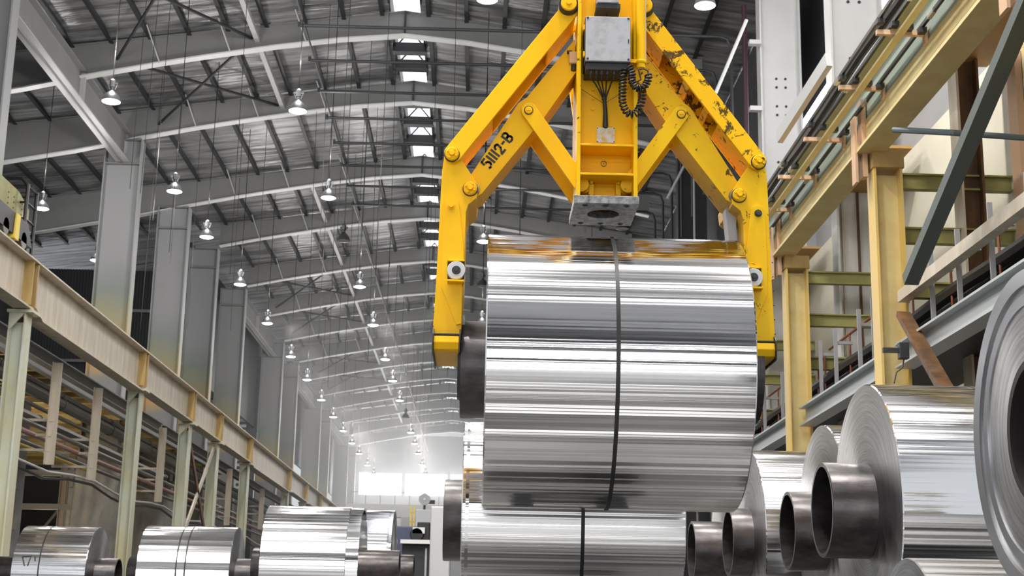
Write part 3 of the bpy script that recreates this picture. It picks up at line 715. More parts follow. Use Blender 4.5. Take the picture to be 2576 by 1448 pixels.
for y in (14.2, 15.5, 16.6, 17.9, 19.2, 20.4, 22.6, 23.6, 24.5, 26.2, 27.4, 29.4, 31, 33):
    t = MB().box(WX+.17, WX+.20, y-.05, y+.05, 4.26, 5.5).box(WX+.13, WX+.17, y-.05, y-.02, 4.26, 5.5).box(WX+.17, WX+.5, y-.03, y+.03, 5.2, 5.26)
    o = t.build('stanchion', 'galv'); tag(o, '%s grey angle stanchion on the right walkway, counted from the camera' % NTH[nb], 'stanchion', 'walkway stanchions'); nb += 1
for k, (dx, z, r_, sg) in enumerate([(.45, 4.75, .11, .05), (.75, 4.6, .09, .06), (.35, 4.45, .06, .14), (.6, 4.3, .07, .1), (.9, 4.9, .05, .04), (.25, 4.25, .045, .16)]):
    o = MB().tube([(WX+.1+dx, 8+1.1*q, z+.2-sg*abs(math.sin(q*.55+k))) for q in range(34)], r_, 8).build('hose', 'black', smooth=True)
    tag(o, ['thickest black hose lying on the right walkway', 'second thick black hose beside the thickest', 'sagging black hose at the walkway edge', 'middle black hose low on the walkway', 'thin black hose by the wall, highest', 'thinnest black hose along the walkway beam'][k], 'hose', 'black hoses on the walkway')
o = MB().box(WX+.16, OX+.6, 8, 50, 4.2, 4.24).build('walkway_deck', 'dark'); tag(o, 'dark grating deck of the right walkway', 'walkway')
o = MB().box(WX+1.0, WX+1.04, 8, 50, 4.26, 5.3).box(WX+.75, WX+1.0, 8, 50, 4.26, 4.5).build('dark_backing', 'dark'); tag(o, 'long dark backing sheet added behind the right walkway', 'dark backing')  # added dark sheet gives the darkness behind the walkway hoses
# dark bracing in front at upper right
a = at(2290, 705, X=RX-.2); c = at(2576, 30, X=RX-.2)
o = MB().bar(a, a+(c-a)*1.15, .16, .2, up=(1, 0, 0)).build('diagonal_brace', mat('dark_green_brace', (.07, .085, .075), .5)); tag(o, 'dark green diagonal brace crossing the right bay', 'brace')
o = MB().tube([at(2248, 326, X=RX-.1), at(2400, 334, X=RX+.5), at(2600, 348, Y=at(2400, 334, X=RX+.5).y)], .045, 8).build('tie_tube', mat('blue_grey_tube', (.14, .18, .2), .4), smooth=True); tag(o, 'blue grey horizontal tie tube crossing the diagonal brace', 'tube')
a = at(2272, 790, X=RX+.28); c = at(2385, 990, X=RX-.1)
o = MB().bar(a, c, .09, .2, up=(1, 0, 0)).build('diagonal_brace', 'brown'); tag(o, 'brown diagonal strut running down from the nearest yellow right column', 'brace')
t = thing('junction_box', at(2265, 880, X=RX+.1), 'small dark junction box with a loop of cable on the yellow right column', 'junction box')
p = at(2268, 885, X=RX-.02)
MB().box(p.x-.07, p.x+.07, p.y-.15, p.y-.02, p.z-.12, p.z+.12).build('box', 'dark', t, bevel=.01)
MB().tube([(p.x, p.y-.1, p.z-.12), (p.x-.03, p.y-.1, p.z-.25), (p.x-.12, p.y-.1, p.z-.32), (p.x-.16, p.y-.1, p.z-.48)], .012, 6).build('cable', 'black', t, smooth=True)
MB().box(p.x-.3, p.x-.05, p.y-.12, p.y-.06, p.z-.03, p.z+.04).build('bracket', 'dark', t)
o = MB().tube([at(1905, 890, X=6.4), at(1910, 990, X=6.4)], .06, 8).build('rust_post', 'rustpipe', smooth=True); tag(o, 'short rust red post just right of the lifted coil', 'post')
# white tubes and a thin purple pipe by the right columns
o = MB().tube([at(1878, 50, Y=33), at(1800, 235, Y=33)], .045, 8).build('flood_tube', 'steel_lt', smooth=True); tag(o, 'thin white inclined tube left of the white right column', 'tube', 'white inclined tubes')
o = MB().tube([at(1722, 415, Y=44), at(1678, 500, Y=44)], .045, 8).build('flood_tube', 'steel_lt', smooth=True); tag(o, 'thin white inclined tube seen between tong arms', 'tube', 'white inclined tubes')
p0 = at(1745, 432, Y=45); o = MB().tube([(p0.x, 45, FLOOR), p0, p0+Vector((-.25, 0, .45)), p0+Vector((-.6, 0, .5))], .035, 6).build('light_pole', 'steel_lt'); tag(o, 'thin light pole with a bent arm between the right tong arm and the struts', 'pole')
o = MB().tube([(7.1, 37, FLOOR), (7.1, 37, 17)], .07, 8).build('down_pipe', mat('purple_pipe', (.05, .015, .03), .5), smooth=True); tag(o, 'dark purple down pipe beside the white right columns', 'pipe')
for i, (x, y) in enumerate(((1895, 108), (1897, 274))):
    q = at(x, y, Y=36.2); o = MB().box(q.x-.12, q.x+.2, 36.1, 36.3, q.z-.06, q.z+.06).build('pipe_clip', 'white'); tag(o, '%s white clip beside the right column' % ('upper' if i == 0 else 'lower'), 'clip', 'white clips')
o = MB().bar(at(1960, 345, Y=28.8), at(2085, 150, Y=26.2), .12, .3).build('window_brace', 'steel_lt'); tag(o, 'grey diagonal brace between the two white right columns', 'brace')

# ================================================================== COILS
ncoil = [0]
def coil(x0, x1, y, z, r, core=None, label='', cores=(), straps=(), strip=None, seed=0., rc=.33, rough=.16, k=1., group=None, bore=None, base=.80):
    """aluminium coil on a steel core; axis along x"""
    t = thing('aluminium_coil', ((x0+x1)/2, y, z-r), label, 'metal coil', group)
    ob = MB()
    n = 128; ri = bore or rc
    ob.lathe([(r-.006, x0+.0), (r, x0+.008), (r, x1-.008), (r-.006, x1)], 'x', (0, y, z), n).f[-2:] = []
    m = aluminium('aluminium_sheet', k, seed, rough, base=base)
    ob.build('wound_sheet', m, t, smooth=True, origin=((x0+x1)/2, y, z))
    for xf, xo in ((x0, x0+.02), (x1, x1-.02)):
        b = MB(); b.lathe([(r-.006, xf), (ri+.002, xf), (ri+.002, xo+(xo-xf)*4)], 'x', (0, y, z), n); b.f = [f for f in b.f if len(f) == 4]
        b.build('end_face', 'alu_face', t, smooth=True, origin=((x0+x1)/2, y, z))
    if core:
        c0, c1 = core
        b = MB(); b.lathe([(rc-.03, c0), (rc-.004, c0), (rc, c0+.006), (rc, c1-.006), (rc-.004, c1), (rc-.03, c1)], 'x', (0, y, z), 96, closed=True)
        b.build('core', 'core', t, smooth=True, origin=((x0+x1)/2, y, z))
    elif bore:
        b = MB(); b.lathe([(bore-.03, x0-.0), (bore, x0-.0), (bore, x1), (bore-.03, x1)], 'x', (0, y, z), 96, closed=True)
        b.build('core', 'corein', t, smooth=True)
    for s_ in straps:
        b = MB(); b.lathe([(r+.0015, s_-.014), (r+.003, s_-.014), (r+.003, s_+.014), (r+.0015, s_+.014)], 'x', (0, y, z), n, closed=True)
        b.build('strap', 'strap', t, smooth=True)
    if strip:
        for (a, c, dr) in strip:
            b = MB(); b.lathe([(r-.05, a), (r+dr, a), (r+dr, c), (r-.05, c)], 'x', (0, y, z), n, closed=True)
            b.build('outer_wrap', 'alu_strip', t, smooth=True, origin=((a+c)/2, y, z))
    return t

# the lifted coil
HY, HZ, HR = 9.535, 1.66, .922
lc = coil(.012, 1.695, HY, HZ, HR, (-.15, 1.86), 'large shiny aluminium coil gripped by the yellow tong, one black strap', straps=(), seed=1.3, rough=.12, k=.8)
b = MB(); n = 128                                                   # slightly wandering black strap
for k in range(n):
    a = 2*pi*k/n
    for dx, dr in ((-.013, .001), (-.013, .004), (.013, .004), (.013, .001)):
        b.v.append(Vector((.845+.012*math.sin(a*1+1.2)+dx, HY+(HR+dr)*math.cos(a), HZ+(HR+dr)*math.sin(a))))
for k in range(n):
    for q in range(4): b.f.append((k*4+q, k*4+(q+1) % 4, ((k+1) % n)*4+(q+1) % 4, ((k+1) % n)*4+q))
b.build('strap', 'strap', lc, smooth=True)
# coil below it, left shoulder with the narrower wrap visible
coil(-.14, 1.58, 11.75, .80, .80, (-.29, 1.57), 'aluminium coil standing behind and below the lifted coil, dark core at left', straps=(.79,), strip=[(-.11, -.085, .004)], seed=4.4, rough=.15)
# right row
RC = [('B', 9.98, .884, 2.70, 4.35, 2.39), ('C', 12.2, .90, 2.92, 4.6, 2.62), ('D', 14.1, .90, 2.64, 4.4, 2.44), ('E', 16.0, .88, 2.72, 4.4, 2.36)]
lab = ['big aluminium coil at right with the widest protruding dark core', 'second coil of the right row, its core left of the widest core',
       'third coil of the right row, half hidden behind the lifted coil', 'farthest visible coil of the right row, small core beside the lower coil']
for (nm, y, r, x0, x1, c0), l in zip(RC, lab):
    coil(x0, x1, y, .8, r, (c0, x1+.1), l, straps=(x0+.72,) if nm == 'B' else (), seed=y, rough=.15, group='coils in the right row')
# nearest coil, cut by the right edge, with an empty bore
nc = coil(2.25, 3.9, 5.72, .80, .66, None, 'nearest coil cut by the right edge, with an open dark bore', seed=2.2, bore=.30)
b = MB()
for r0, r1, x in ((.60, .664, 2.235), (.52, .56, 2.243)): b.lathe([(r0, x+.02), (r0, x), (r1, x-.004), (r1, x+.06)], 'x', (0, 5.72, .80), 128, closed=True)
b.build('edge_turns', mat('brushed_edge_turns', (.45, .45, .47), .32, 1.), nc, smooth=True, origin=(2.24, 5.72, .8))
coil(2.27, 3.9, 7.65, -.215, .585, None, 'low dark brushed coil peeping up at the lower right corner', seed=6.1, rough=.4, k=.5, bore=.25, base=.26)
# left floor coils
coil(-9.45, -7.95, 30.5, .8, .98, (-10.3, -7.52), 'leftmost coil in the foreground row with handwritten marks', straps=(-8.9,), seed=3.1, rough=.16, rc=.34, group='coils in the left row')
coil(-6.62, -4.82, 29.1, .8, .95, (-6.95, -4.47), 'second coil from the left, two close black straps', straps=(-5.85, -5.68), seed=5.5, rough=.14, group='coils in the left row')
coil(-3.52, -2.14, 24.3, .8, 1.03, (-3.76, -1.32), 'third coil from the left, taller, dark core tube at its right', strip=[(-2.14, -1.94, -.01)], seed=7.7, rough=.15, group='coils in the left row')
coil(-2.1, -1.62, 27.0, .85, 1.14, (-2.2, -1.2), 'narrow coil just behind the third coil from the left', strip=[(-1.66, -1.58, .0)], seed=9.7, rough=.14, group='coils in the left row')
# handwriting on the leftmost coil
tg = [o for o in COL.objects if o.name.startswith('aluminium_coil') and 'handwritten' in o.get('label', '')][0]
b = MB()
for pts in ([(-9.25, .30), (-9.18, .12)], [(-9.25, .30), (-9.08, .32), (-9.12, .12)], [(-9.0, .32), (-8.98, .22)], [(-9.2, -.08), (-9.28, -.22), (-9.2, -.3), (-9.12, -.22), (-9.2, -.16)]):
    b.tube([(x, 30.5-math.sqrt(.985**2-(z)**2), .8+z) for x, z in pts], .012, 4)
b.build('handwriting', 'strap', tg)
# cradles under the coils
nb = 0
for o in [o for o in list(COL.objects) if o.name.startswith('aluminium_coil') and 'lifted coil' not in o['label'].split(',')[0][:30] and 'gripped' not in o['label']]:
    zt = o.location.z; x, y = o.location.x, o.location.y
    r = [c for c in o.children if c.name.startswith('wound_sheet')][0].location.z
    if zt < FLOOR+.02: continue
    b = MB()
    hw = min(.6, r*.72); rr = r+.006; zc = zt+r
    arcp = [(rr*math.sin(t), zc-rr*math.cos(t)) for t in [math.asin(hw/rr)*(1-k/6) for k in range(13)]]
    prof = [(-hw-.12, FLOOR), (hw+.12, FLOOR)]+arcp; npf = len(prof)
    for dx in (-.45, .3): b.prismx([(y+p, z) for p, z in prof], x+dx, x+dx+.15)
    b.box(x-.45, x+.45, y-hw, y-hw+.12, FLOOR, FLOOR+.12).box(x-.45, x+.45, y+hw-.12, y+hw, FLOOR, FLOOR+.12)
    q = b.build('coil_cradle', 'dark'); tag(q, 'steel cradle under the ' + o['label'].split(',')[0].split(' with ')[0], 'cradle', 'coil cradles'); nb += 1

# ================================================================== COIL LIFTING TONG
TG = thing('coil_lifting_tong', (.80, 9.45, 1.75), 'yellow coil lifting tong with scissor arms gripping the big coil', 'lifting tong')
MX = 1.6
def P2(pts, Y): return [((q := at(a, b, Y=Y)).x, q.z) for a, b in pts]
def mir(pts): return [(MX-x, z) for x, z in pts][::-1]
def stadium(a, b, r, n=10, r2=None):
    r2 = r2 or r; a = Vector(a); b = Vector(b); th = math.atan2(b.y-a.y, b.x-a.x); out = []
    for k in range(n+1): t = th+pi/2+pi*k/n; out.append((a.x+r*math.cos(t), a.y+r*math.sin(t)))
    for k in range(n+1): t = th-pi/2+pi*k/n; out.append((b.x+r2*math.cos(t), b.y+r2*math.sin(t)))
    return out
def pin(x, z, y, name='pivot_pin', r=.046, m='yel'):
    b = MB().lathe([(0, -.03), (r-.006, -.03), (r, -.024), (r, .02)], 'y', (x, y, z), 28)
    b.lathe([(0, -.05), (.017, -.05), (.02, -.045), (.02, -.03)], 'y', (x, y, z), 16)
    for k in range(4):
        a = pi/4+pi/2*k+.3; b.lathe([(0, -.042), (.008, -.042), (.008, -.03)], 'y', (x+.032*math.cos(a), y, z+.032*math.sin(a)), 8)
    for k in range(2):
        a = pi/2*k+.3
        b.box(x+.032*math.cos(a)-.004, x+.032*math.cos(a)+.004, y-.036, y-.03, z+.032*math.sin(a)-.012, z+.032*math.sin(a)+.012)
    MB().lathe([(0, 0), (r+.007, 0), (r+.007, .012), (0, .012)], 'y', (x, y-.002, z), 28).build('washer', 'dark', o := b.build(name, m, TG, smooth=True))
    return o
arm = P2([(1112, 430), (1118, 392), (1137, 368), (1160, 400), (1190, 445), (1203, 470), (1199, 498), (1178, 514), (1172, 535), (1170, 600), (1166, 720), (1163, 800), (1159, 850), (1087, 850), (1091, 800), (1098, 690), (1103, 600), (1108, 500)], 9.25)
plate = P2([(1119, 520), (1121, 506), (1128, 500), (1136, 498), (1146, 501), (1153, 508), (1158, 545), (1166, 620), (1166, 655), (1126, 655), (1126, 706), (1163, 706), (1161, 815), (1148, 818), (1110, 722), (1112, 620), (1117, 545)], 9.25)
for s_ in (0, 1):
    f = mir if s_ else (lambda p: p)
    my = 'yelworn' if s_ else 'yel'
    g = (lambda x: MX-x) if s_ else (lambda x: x)
    o = MB().prism(f(arm), 9.25, 9.80).build('gripping_arm', my, TG, bevel=.004)
    MB().prism(f(plate), 9.236, 9.25).build('face_plate', my, o, bevel=.002)
    q = at(1135, 517, Y=9.23); b = MB().lathe([(0, -.025), (.016, -.025), (.018, -.02), (.018, 0)], 'y', (g(q.x), 9.236, q.z), 16).lathe([(0, -.006), (.026, -.006), (.026, 0)], 'y', (g(q.x), 9.236, q.z), 20)
    b.build('bolt', 'dark' if s_ else my, o, smooth=True)
    q = at(1148, 682, Y=9.22)
    x0, x1 = sorted((g(q.x-.058), g(q.x+.055)))
    MB().box(x0, x1, 9.228, 9.2355, q.z-.066, q.z+.066).build('roller_pocket', 'dark', o)
    MB().box(x0, x1, 9.17, 9.25, q.z-.082, q.z-.068).build('pocket_lip', my, o, bevel=.003); MB().box(x0, x1, 9.20, 9.25, q.z+.066, q.z+.076).build('pocket_lip', my, o, bevel=.003)
    ro = MB().lathe([(0, -.0), (.058, 0), (.062, .006), (.062, .03), (0, .03)], 'y', (g(q.x), 9.185, q.z), 36).build('roller', 'whiteplastic', o, smooth=True)
    MB().lathe([(0, -.012), (.012, -.012), (.014, -.006), (.026, -.006), (.030, 0)], 'y', (g(q.x), 9.185, q.z), 20).build('hub', 'dark', ro, smooth=True)
    # foot: rolled pad with end flanges
    a, c = at(1087, 884, Y=9.25), at(1159, 843, Y=9.25)
    x0, x1 = sorted((g(a.x), g(c.x)))
    b = MB().prismx([(9.25, c.z), (9.215, c.z-.012), (9.20, (a.z+c.z)/2), (9.215, a.z+.012), (9.25, a.z), (9.8, a.z), (9.8, c.z)], x0+.01, x1-.01)
    b.build('foot_pad', my, o, bevel=.004)
    b = MB()
    for x in (x0, x1-.010): b.prismx([(9.24, c.z+.04), (9.195, c.z), (9.185, (a.z+c.z)/2), (9.20, a.z-.008), (9.25, a.z-.016), (9.82, a.z-.016), (9.82, c.z+.02)], x, x+.010)
    b.box(x0, x1, 9.212, 9.25, c.z-.006, c.z+.004)
    b.build('foot_flange', 'dark', o, bevel=.002)
    for k in range(6):
        q = at(1097-k*1.6, 640+k*36, Y=9.245); MB().lathe([(0, -.004), (.0045, -.004), (.0045, 0)], 'y', (g(q.x), 9.25, q.z), 8).build('rivet', 'dark', o)
    wp = P2([(1198, 500), (1206, 512), (1200, 560), (1192, 640), (1180, 700), (1172, 660), (1180, 600), (1178, 530)], 9.45)
    if s_: MB().prism(f(wp), 9.42, 9.56).build('wear_plate', 'galv', o)
    # grip jaw that enters the core
    x0, x1 = sorted((g(-.17), g(.02)))
    MB().lathe([(0, x0), (.24, x0), (.26, x0+.03), (.26, x1-.02), (.24, x1), (0, x1)], 'x', (0, 9.535, 1.70), 32).build('grip_jaw', 'dark', o, smooth=True)
    MB().box(*sorted((g(-.165), g(-.13))), 9.35, 9.72, 1.62, 2.0).build('jaw_plate', 'base_steel', o)
    # outer link: box beam with an opening in its underside
    A = P2([(1431, 30)], 9.22)[0]; B = P2([(1140, 387)], 9.22)[0]
    if s_: A = (MX-A[0], A[1]); B = (MX-B[0], B[1])
    mo = 'yelscratch' if s_ else 'yel'
    st = stadium(A, B, .062, 10)
    o2 = MB().prism(st, 9.20, 9.225).prism(st, 9.49, 9.515).build('outer_link', mo, TG, bevel=.003)
    a3, b3 = Vector((A[0], 0, A[1])), Vector((B[0], 0, B[1])); d = (b3-a3).normalized(); nrm = Vector((d.z, 0, -d.x)); 
    if nrm.z > 0: nrm = -nrm
    L = (b3-a3).length; b = MB()
    def sl(t0, t1, off): b.bar(a3+d*L*t0+nrm*off+Vector((0, 9.357, 0)), a3+d*L*t1+nrm*off+Vector((0, 9.357, 0)), .264, .012, up=nrm)
    sl(0, .24, .052); sl(.72, 1, .052); sl(0, 1, -.052)
    if s_: sl(.42, .47, .052); sl(.6, .64, .052)
    b.build('link_cover', mo, o2)
    # inner link with its kink
    up = [(1446, 98), (1429, 119), (1325, 245), (1304, 259), (1186, 437), (1165, 468), (1172, 490), (1192, 498), (1212, 487), (1339, 332), (1370, 294), (1450, 180)]
    il = f(P2(up, 9.30))
    o3 = MB().prism(il, 9.30, 9.60).build('inner_link', 'yelworn' if s_ else 'yel', TG, bevel=.003)
    o3b = MB().lathe([(0, 9.26), (.05, 9.26), (.055, 9.3), (.055, 9.62), (0, 9.62)], 'y', (g(P2([(1186, 478)], 9.3)[0][0]), 0, P2([(1186, 478)], 9.3)[0][1]), 24).build('pivot_boss', 'base_steel', TG, smooth=True)
    # struts to the mast foot, front and rear
    A = P2([(1331, 276)], 9.26)[0]; B = P2([(1462, 462)], 9.26)[0]
    if s_: A = (MX-A[0], A[1]); B = (MX-B[0], B[1])
    MB().prism(stadium(A, B, .054), 9.262, 9.292).build('strut', my, TG, bevel=.003)
    MB().prism(stadium(A, B, .054), 9.61, 9.64).build('strut', my, TG, bevel=.003)
    for (px_, py_, yy) in ((1137, 385, 9.20), (1183, 472, 9.25)):
        q = at(px_, py_, Y=yy-.03); pin(g(q.x), q.z, yy, m=my)
    q = at(1330, 276, Y=9.25)
    MB().lathe([(0, -.012), (.022, -.012), (.026, -.008), (.026, 0)], 'y', (g(q.x), 9.262, q.z), 20).box(g(q.x)-.014, g(q.x)+.014, 9.243, 9.25, q.z-.004, q.z+.003).build('pivot_pin', my, TG, smooth=True)
    MB().lathe([(0, -.004), (.032, -.004), (.032, 0), (0, 0)], 'y', (g(q.x), 9.262, q.z), 20).build('washer', 'dark', TG)
    # rope sheave at the top
    q = at(1431, 8, Y=9.15)
    p_ = MB().lathe([(0, 9.14), (.05, 9.14), (.055, 9.145), (.055, 9.2), (0, 9.2)], 'y', (g(q.x), 0, q.z), 32).lathe([(0, 9.125), (.017, 9.125), (.02, 9.14)], 'y', (g(q.x), 0, q.z), 16).build('sheave', my, TG, smooth=True)
    MB().lathe([(.05, 9.16), (.068, 9.16), (.07, 9.17), (.07, 9.26), (.068, 9.27), (.05, 9.27)], 'y', (g(q.x), 0, q.z), 36).build('rim', 'black', p_, smooth=True)
    # dark thin brace behind
    MB().bar((g(.56), 9.7, 4.0), (g(.63), 9.7, 3.5), .03, .06).build('rear_brace', 'yelworn', TG)

# stencilled number on the left inner link
def stroke(b, c, pts, wpx=5.8):
    e1 = Vector((.612, -.79)); e2 = Vector((.79, .612)); c = Vector(c)
    q = [c+e1*u+e2*v for u, v in pts]; q = [at(p.x, p.y, Y=9.2985) for p in q]
    for p0, p1 in zip(q, q[1:]):
        d = (p1-p0).normalized()*.0028
        b.bar(p0-d, p1+d, .0030, wpx/3676*9.45, up=(d.cross(Vector((0, 1, 0)))))
b = MB()
H = 13.2
def arc(cx, cy, rx, ry, a0, a1, n=7): return [(cx+rx*math.cos(math.radians(a0+(a1-a0)*k/n)), cy+ry*math.sin(math.radians(a0+(a1-a0)*k/n))) for k in range(n+1)]
c5 = (1225, 411.5)
stroke(b, c5, [(6, -H), (-5.5, -H), (-6.5, -3.5)]); stroke(b, c5, arc(-.5, 4, 7.5, 7.5, -95, 55)); stroke(b, c5, arc(-.5, 5, 7, 7.5, 80, 130, 3))
for c in ((1234, 400), (1240, 392.4), (1245.7, 384.6)): stroke(b, c, [(0, -H), (0, H)])
c2 = (1256, 374)
stroke(b, c2, arc(0, -6, 6.8, 7.2, 175, 330)+[(4.5, 1), (-4, H-3)]); stroke(b, c2, [(-7, H-.5), (-4.5, H)]); stroke(b, c2, [(-2, H), (7.5, H)])
stroke(b, (1265.4, 358.8), [(-4, 0), (4, 0)])
cB = (1276, 345.5)
stroke(b, cB, [(-6, -H), (-6, H)]); stroke(b, cB, [(-2, -H)]+arc(1.5, -6.5, 5.5, 6.2, -80, 80)+[(-2, -.5)]); stroke(b, cB, [(-2, .8)]+arc(1.5, 6.5, 6.2, 6.4, -80, 80)+[(-2, H)])
o = b.build('stencilled_number', 'black', TG); o['label'] = 'black stencilled marking 51112-B on the left inner link'

# mast
ms = MB().box(.600, .625, 9.14, 9.62, 2.79, 5.4).box(.985, 1.012, 9.14, 9.62, 2.79, 5.4).build('mast_side', 'yelworn', TG, bevel=.004)
zr = [at(1520, p, Y=9.15).z for p in (364, 437, 498)]
MB().box(.625, .985, 9.26, 9.29, zr[0], 5.4).build('mast_front_plate', 'yel', TG)
MB().box(.625, .985, 9.36, 9.39, 2.79, zr[0]).build('mast_web', 'yel', TG)
for z in zr: MB().box(.612, .998, 9.145, 9.37, z-.010, z+.006).build('mast_rib', 'yel', TG, bevel=.003)
b = MB()
for x in (.674, .936):
    z = at(1520, 474, Y=9.3).z
    b.lathe([(0, 9.315), (.026, 9.315), (.029, 9.32), (.029, 9.36)], 'y', (x, 0, z), 20)
b.build('round_lug', 'yel', TG, smooth=True)
for x in (.712, .898):
    lb = MB().box(x-.018, x+.018, 9.31, 9.36, z-.065, z+.06).build('lug_bracket', 'yelworn', TG, bevel=.003)
    for dz in (-.045, .04): MB().lathe([(0, 9.29), (.013, 9.29), (.013, 9.31)], 'y', (x, 0, z+dz), 6).build('bolt', 'yelworn', lb)
z = at(1523, 411, Y=9.35).z
MB().lathe([(.018, 9.352), (.020, 9.352), (.020, 9.362), (.018, 9.362)], 'y', (.80, 0, z), 24, closed=True).lathe([(0, 9.352), (.003, 9.352), (.003, 9.36)], 'y', (.80, 0, z), 8).build('gauge_mark', 'black', TG)
# holed foot plate
def plate_hole(x0, x1, y0, y1, z0, z1, cx, cy_, r, n=48):
    b = MB(); out = []
    for k in range(n):
        a = 2*pi*k/n; c, s = math.cos(a), math.sin(a)
        t = min(((x1-cx) if c > 0 else (x0-cx))/c if abs(c) > 1e-6 else 9, ((y1-cy_) if s > 0 else (y0-cy_))/s if abs(s) > 1e-6 else 9)
        out.append((cx+c*t, cy_+s*t))
    for (i0, i1) in ((x1, y1), (x0, y1), (x0, y0), (x1, y0)):
        j = min(range(n), key=lambda k: (out[k][0]-i0)**2+(out[k][1]-i1)**2); out[j] = (i0, i1)
    inn = [(cx+r*math.cos(2*pi*k/n), cy_+r*math.sin(2*pi*k/n)) for k in range(n)]
    b.v = [Vector((x, y, z)) for z in (z0, z1) for ring in (out, inn) for x, y in ring]
    for k in range(n):
        j = (k+1) % n
        b.f += [(k, j, n+j, n+k), (2*n+k, 3*n+k, 3*n+j, 2*n+j), (k, 2*n+k, 2*n+j, j), (n+k, n+j, 3*n+j, 3*n+k)]
    return b
fp = plate_hole(.583, 1.020, 9.12, 9.66, 2.735, 2.79, .80, 9.385, .108).build('foot_plate', 'base_steel', TG, bevel=.003)
fp['label'] = 'bare worn steel foot plate with a round hole'
b = MB()
for x in (.66, .80, .94):
    for y in (9.17, 9.61): b.lathe([(.010, 2.731), (.020, 2.731), (.020, 2.735), (.010, 2.735)], 'z', (x, y, 0), 20, closed=True)
b.build('bolt_hole', 'black', fp)
MB().box(.625, .985, 9.60, 9.62, 2.79, 5.4).build('mast_back', 'yelworn', TG)
# control box, terminal box, hinges, screws
def quad_box(px0, py0, px1, py1, Y, depth): 
    a, c = at(px0, py1, Y=Y), at(px1, py0, Y=Y); return (a.x, c.x, Y, Y+depth, a.z, c.z)
cb = MB().box(*quad_box(1473, 43, 1586, 152, 9.02, .24)).build('control_box', 'boxgrey', TG, bevel=.004)
x0, x1, y0, y1, z0, z1 = quad_box(1473, 43, 1586, 152, 9.02, .24)
MB().box(x0-.002, x1+.002, y0+.015, y1, z0-.004, z1-.004).build('box_shadow_gap', 'dark', cb)
b = MB()
for x in (x0+.014, x1-.014):
    for z in (z0+.014, z1-.014): b.lathe([(0, -.003), (.008, -.003), (.008, 0)], 'y', (x, y0, z), 10)
b.box(x1-.016, x1-.010, y0-.004, y0, (z0+z1)/2-.03, (z0+z1)/2+.0).build('screw', 'dark', cb)
MB().box(x0-.014, x0-.002, y0+.03, y0+.06, z1-.085, z1-.05).build('hinge', 'yel', cb); MB().box(x0-.014, x0-.002, y0+.03, y0+.06, z0+.045, z0+.08).build('hinge', 'yel', cb)
MB().box(x0+.005, x1-.02, 9.05, 9.26, z0-.05, z0-.004).build('gland_plate', 'dark', cb)
b = MB()
gl = [at(p, 158, Y=9.08) for p in (1487, 1500, 1513, 1528, 1545, 1561)]
for p in gl: b.lathe([(.011, z0-.075), (.013, z0-.07), (.013, z0-.045)], 'z', (p.x, p.y, 0), 10)
b.build('cable_gland', 'dark', cb, smooth=True)
tb = MB().box(*quad_box(1503, -25, 1557, 5, 9.06, .2)).build('terminal_box', 'boxgrey', TG, bevel=.003)
x0b, x1b, y0b, y1b, z0b, z1b = quad_box(1503, -25, 1557, 5, 9.06, .2)
MB().box(x0b-.006, x1b+.012, 9.075, 9.26, z0b-.035, z0b-.002).build('terminal_base', 'dark', tb)
MB().tube([((x0b+x1b)/2, 9.2, z0b-.03), ((x0b+x1b)/2, 9.2, z1)], .006, 6).build('lead', 'black', tb)
# cables converging to a trunk
J = at(1520, 245, Y=9.22); K = at(1523, 316, Y=9.24)
for i, p in enumerate(gl[:5]):
    a = Vector((p.x, p.y, z0-.07)); jj = J+Vector(((i-2)*.006, 0, 0))
    pts = [a, a+Vector((0, .01, -.03)), a.lerp(jj, .35)+Vector((0, .02, 0)), a.lerp(jj, .7)+Vector((0, .0, 0)), jj, jj+Vector((0, 0, -.02))]
    MB().tube(pts, .0055, 8).build('control_cable', 'black', TG, smooth=True)
MB().tube([J+Vector((0, 0, .02)), J, J.lerp(K, .5)+Vector((.003, -.01, 0)), K, K+Vector((.004, .05, -.006))], [.012, .013, .015, .019, .019], 12).build('cable_trunk', 'black', TG, smooth=True)
MB().lathe([(.017, -.006), (.017, .006), (.012, .006), (.012, -.006)], 'z', J+Vector((0, 0, -.01)), 12, closed=True).build('cable_tie', 'dark', TG)
for sx in (-1, 1):
    q = at(1520+sx*60, 215, Y=9.24)
    MB().tube([q, q+Vector((sx*.0, -.02, -.03)), J+Vector((sx*-.005, .0, -.05))], .0018, 5).build('thin_lead', 'dark', TG)
b = MB()
for (px_, py_) in ((1491, 226), (1491, 249), (1491, 274)):
    q = at(px_, py_, Y=9.25); b.lathe([(0, -.016), (.010, -.016), (.011, 0)], 'y', (q.x, 9.26, q.z), 6)
b.build('bolt', 'yel', TG)
# name plate
x0, x1, y0, y1, z0, z1 = quad_box(1501, 321, 1547, 358, 9.252, .006)
npz = MB().box(x0, x1, y0, y1, z0, z1).build('name_plate', 'plate', TG)
b = MB()
for x in (x0+.006, x1-.006):
    for z in (z0+.006, z1-.006): b.lathe([(0, -.002), (.004, -.002), (.004, 0)], 'y', (x, y0, z), 8)
b.build('rivet', 'dark', npz)
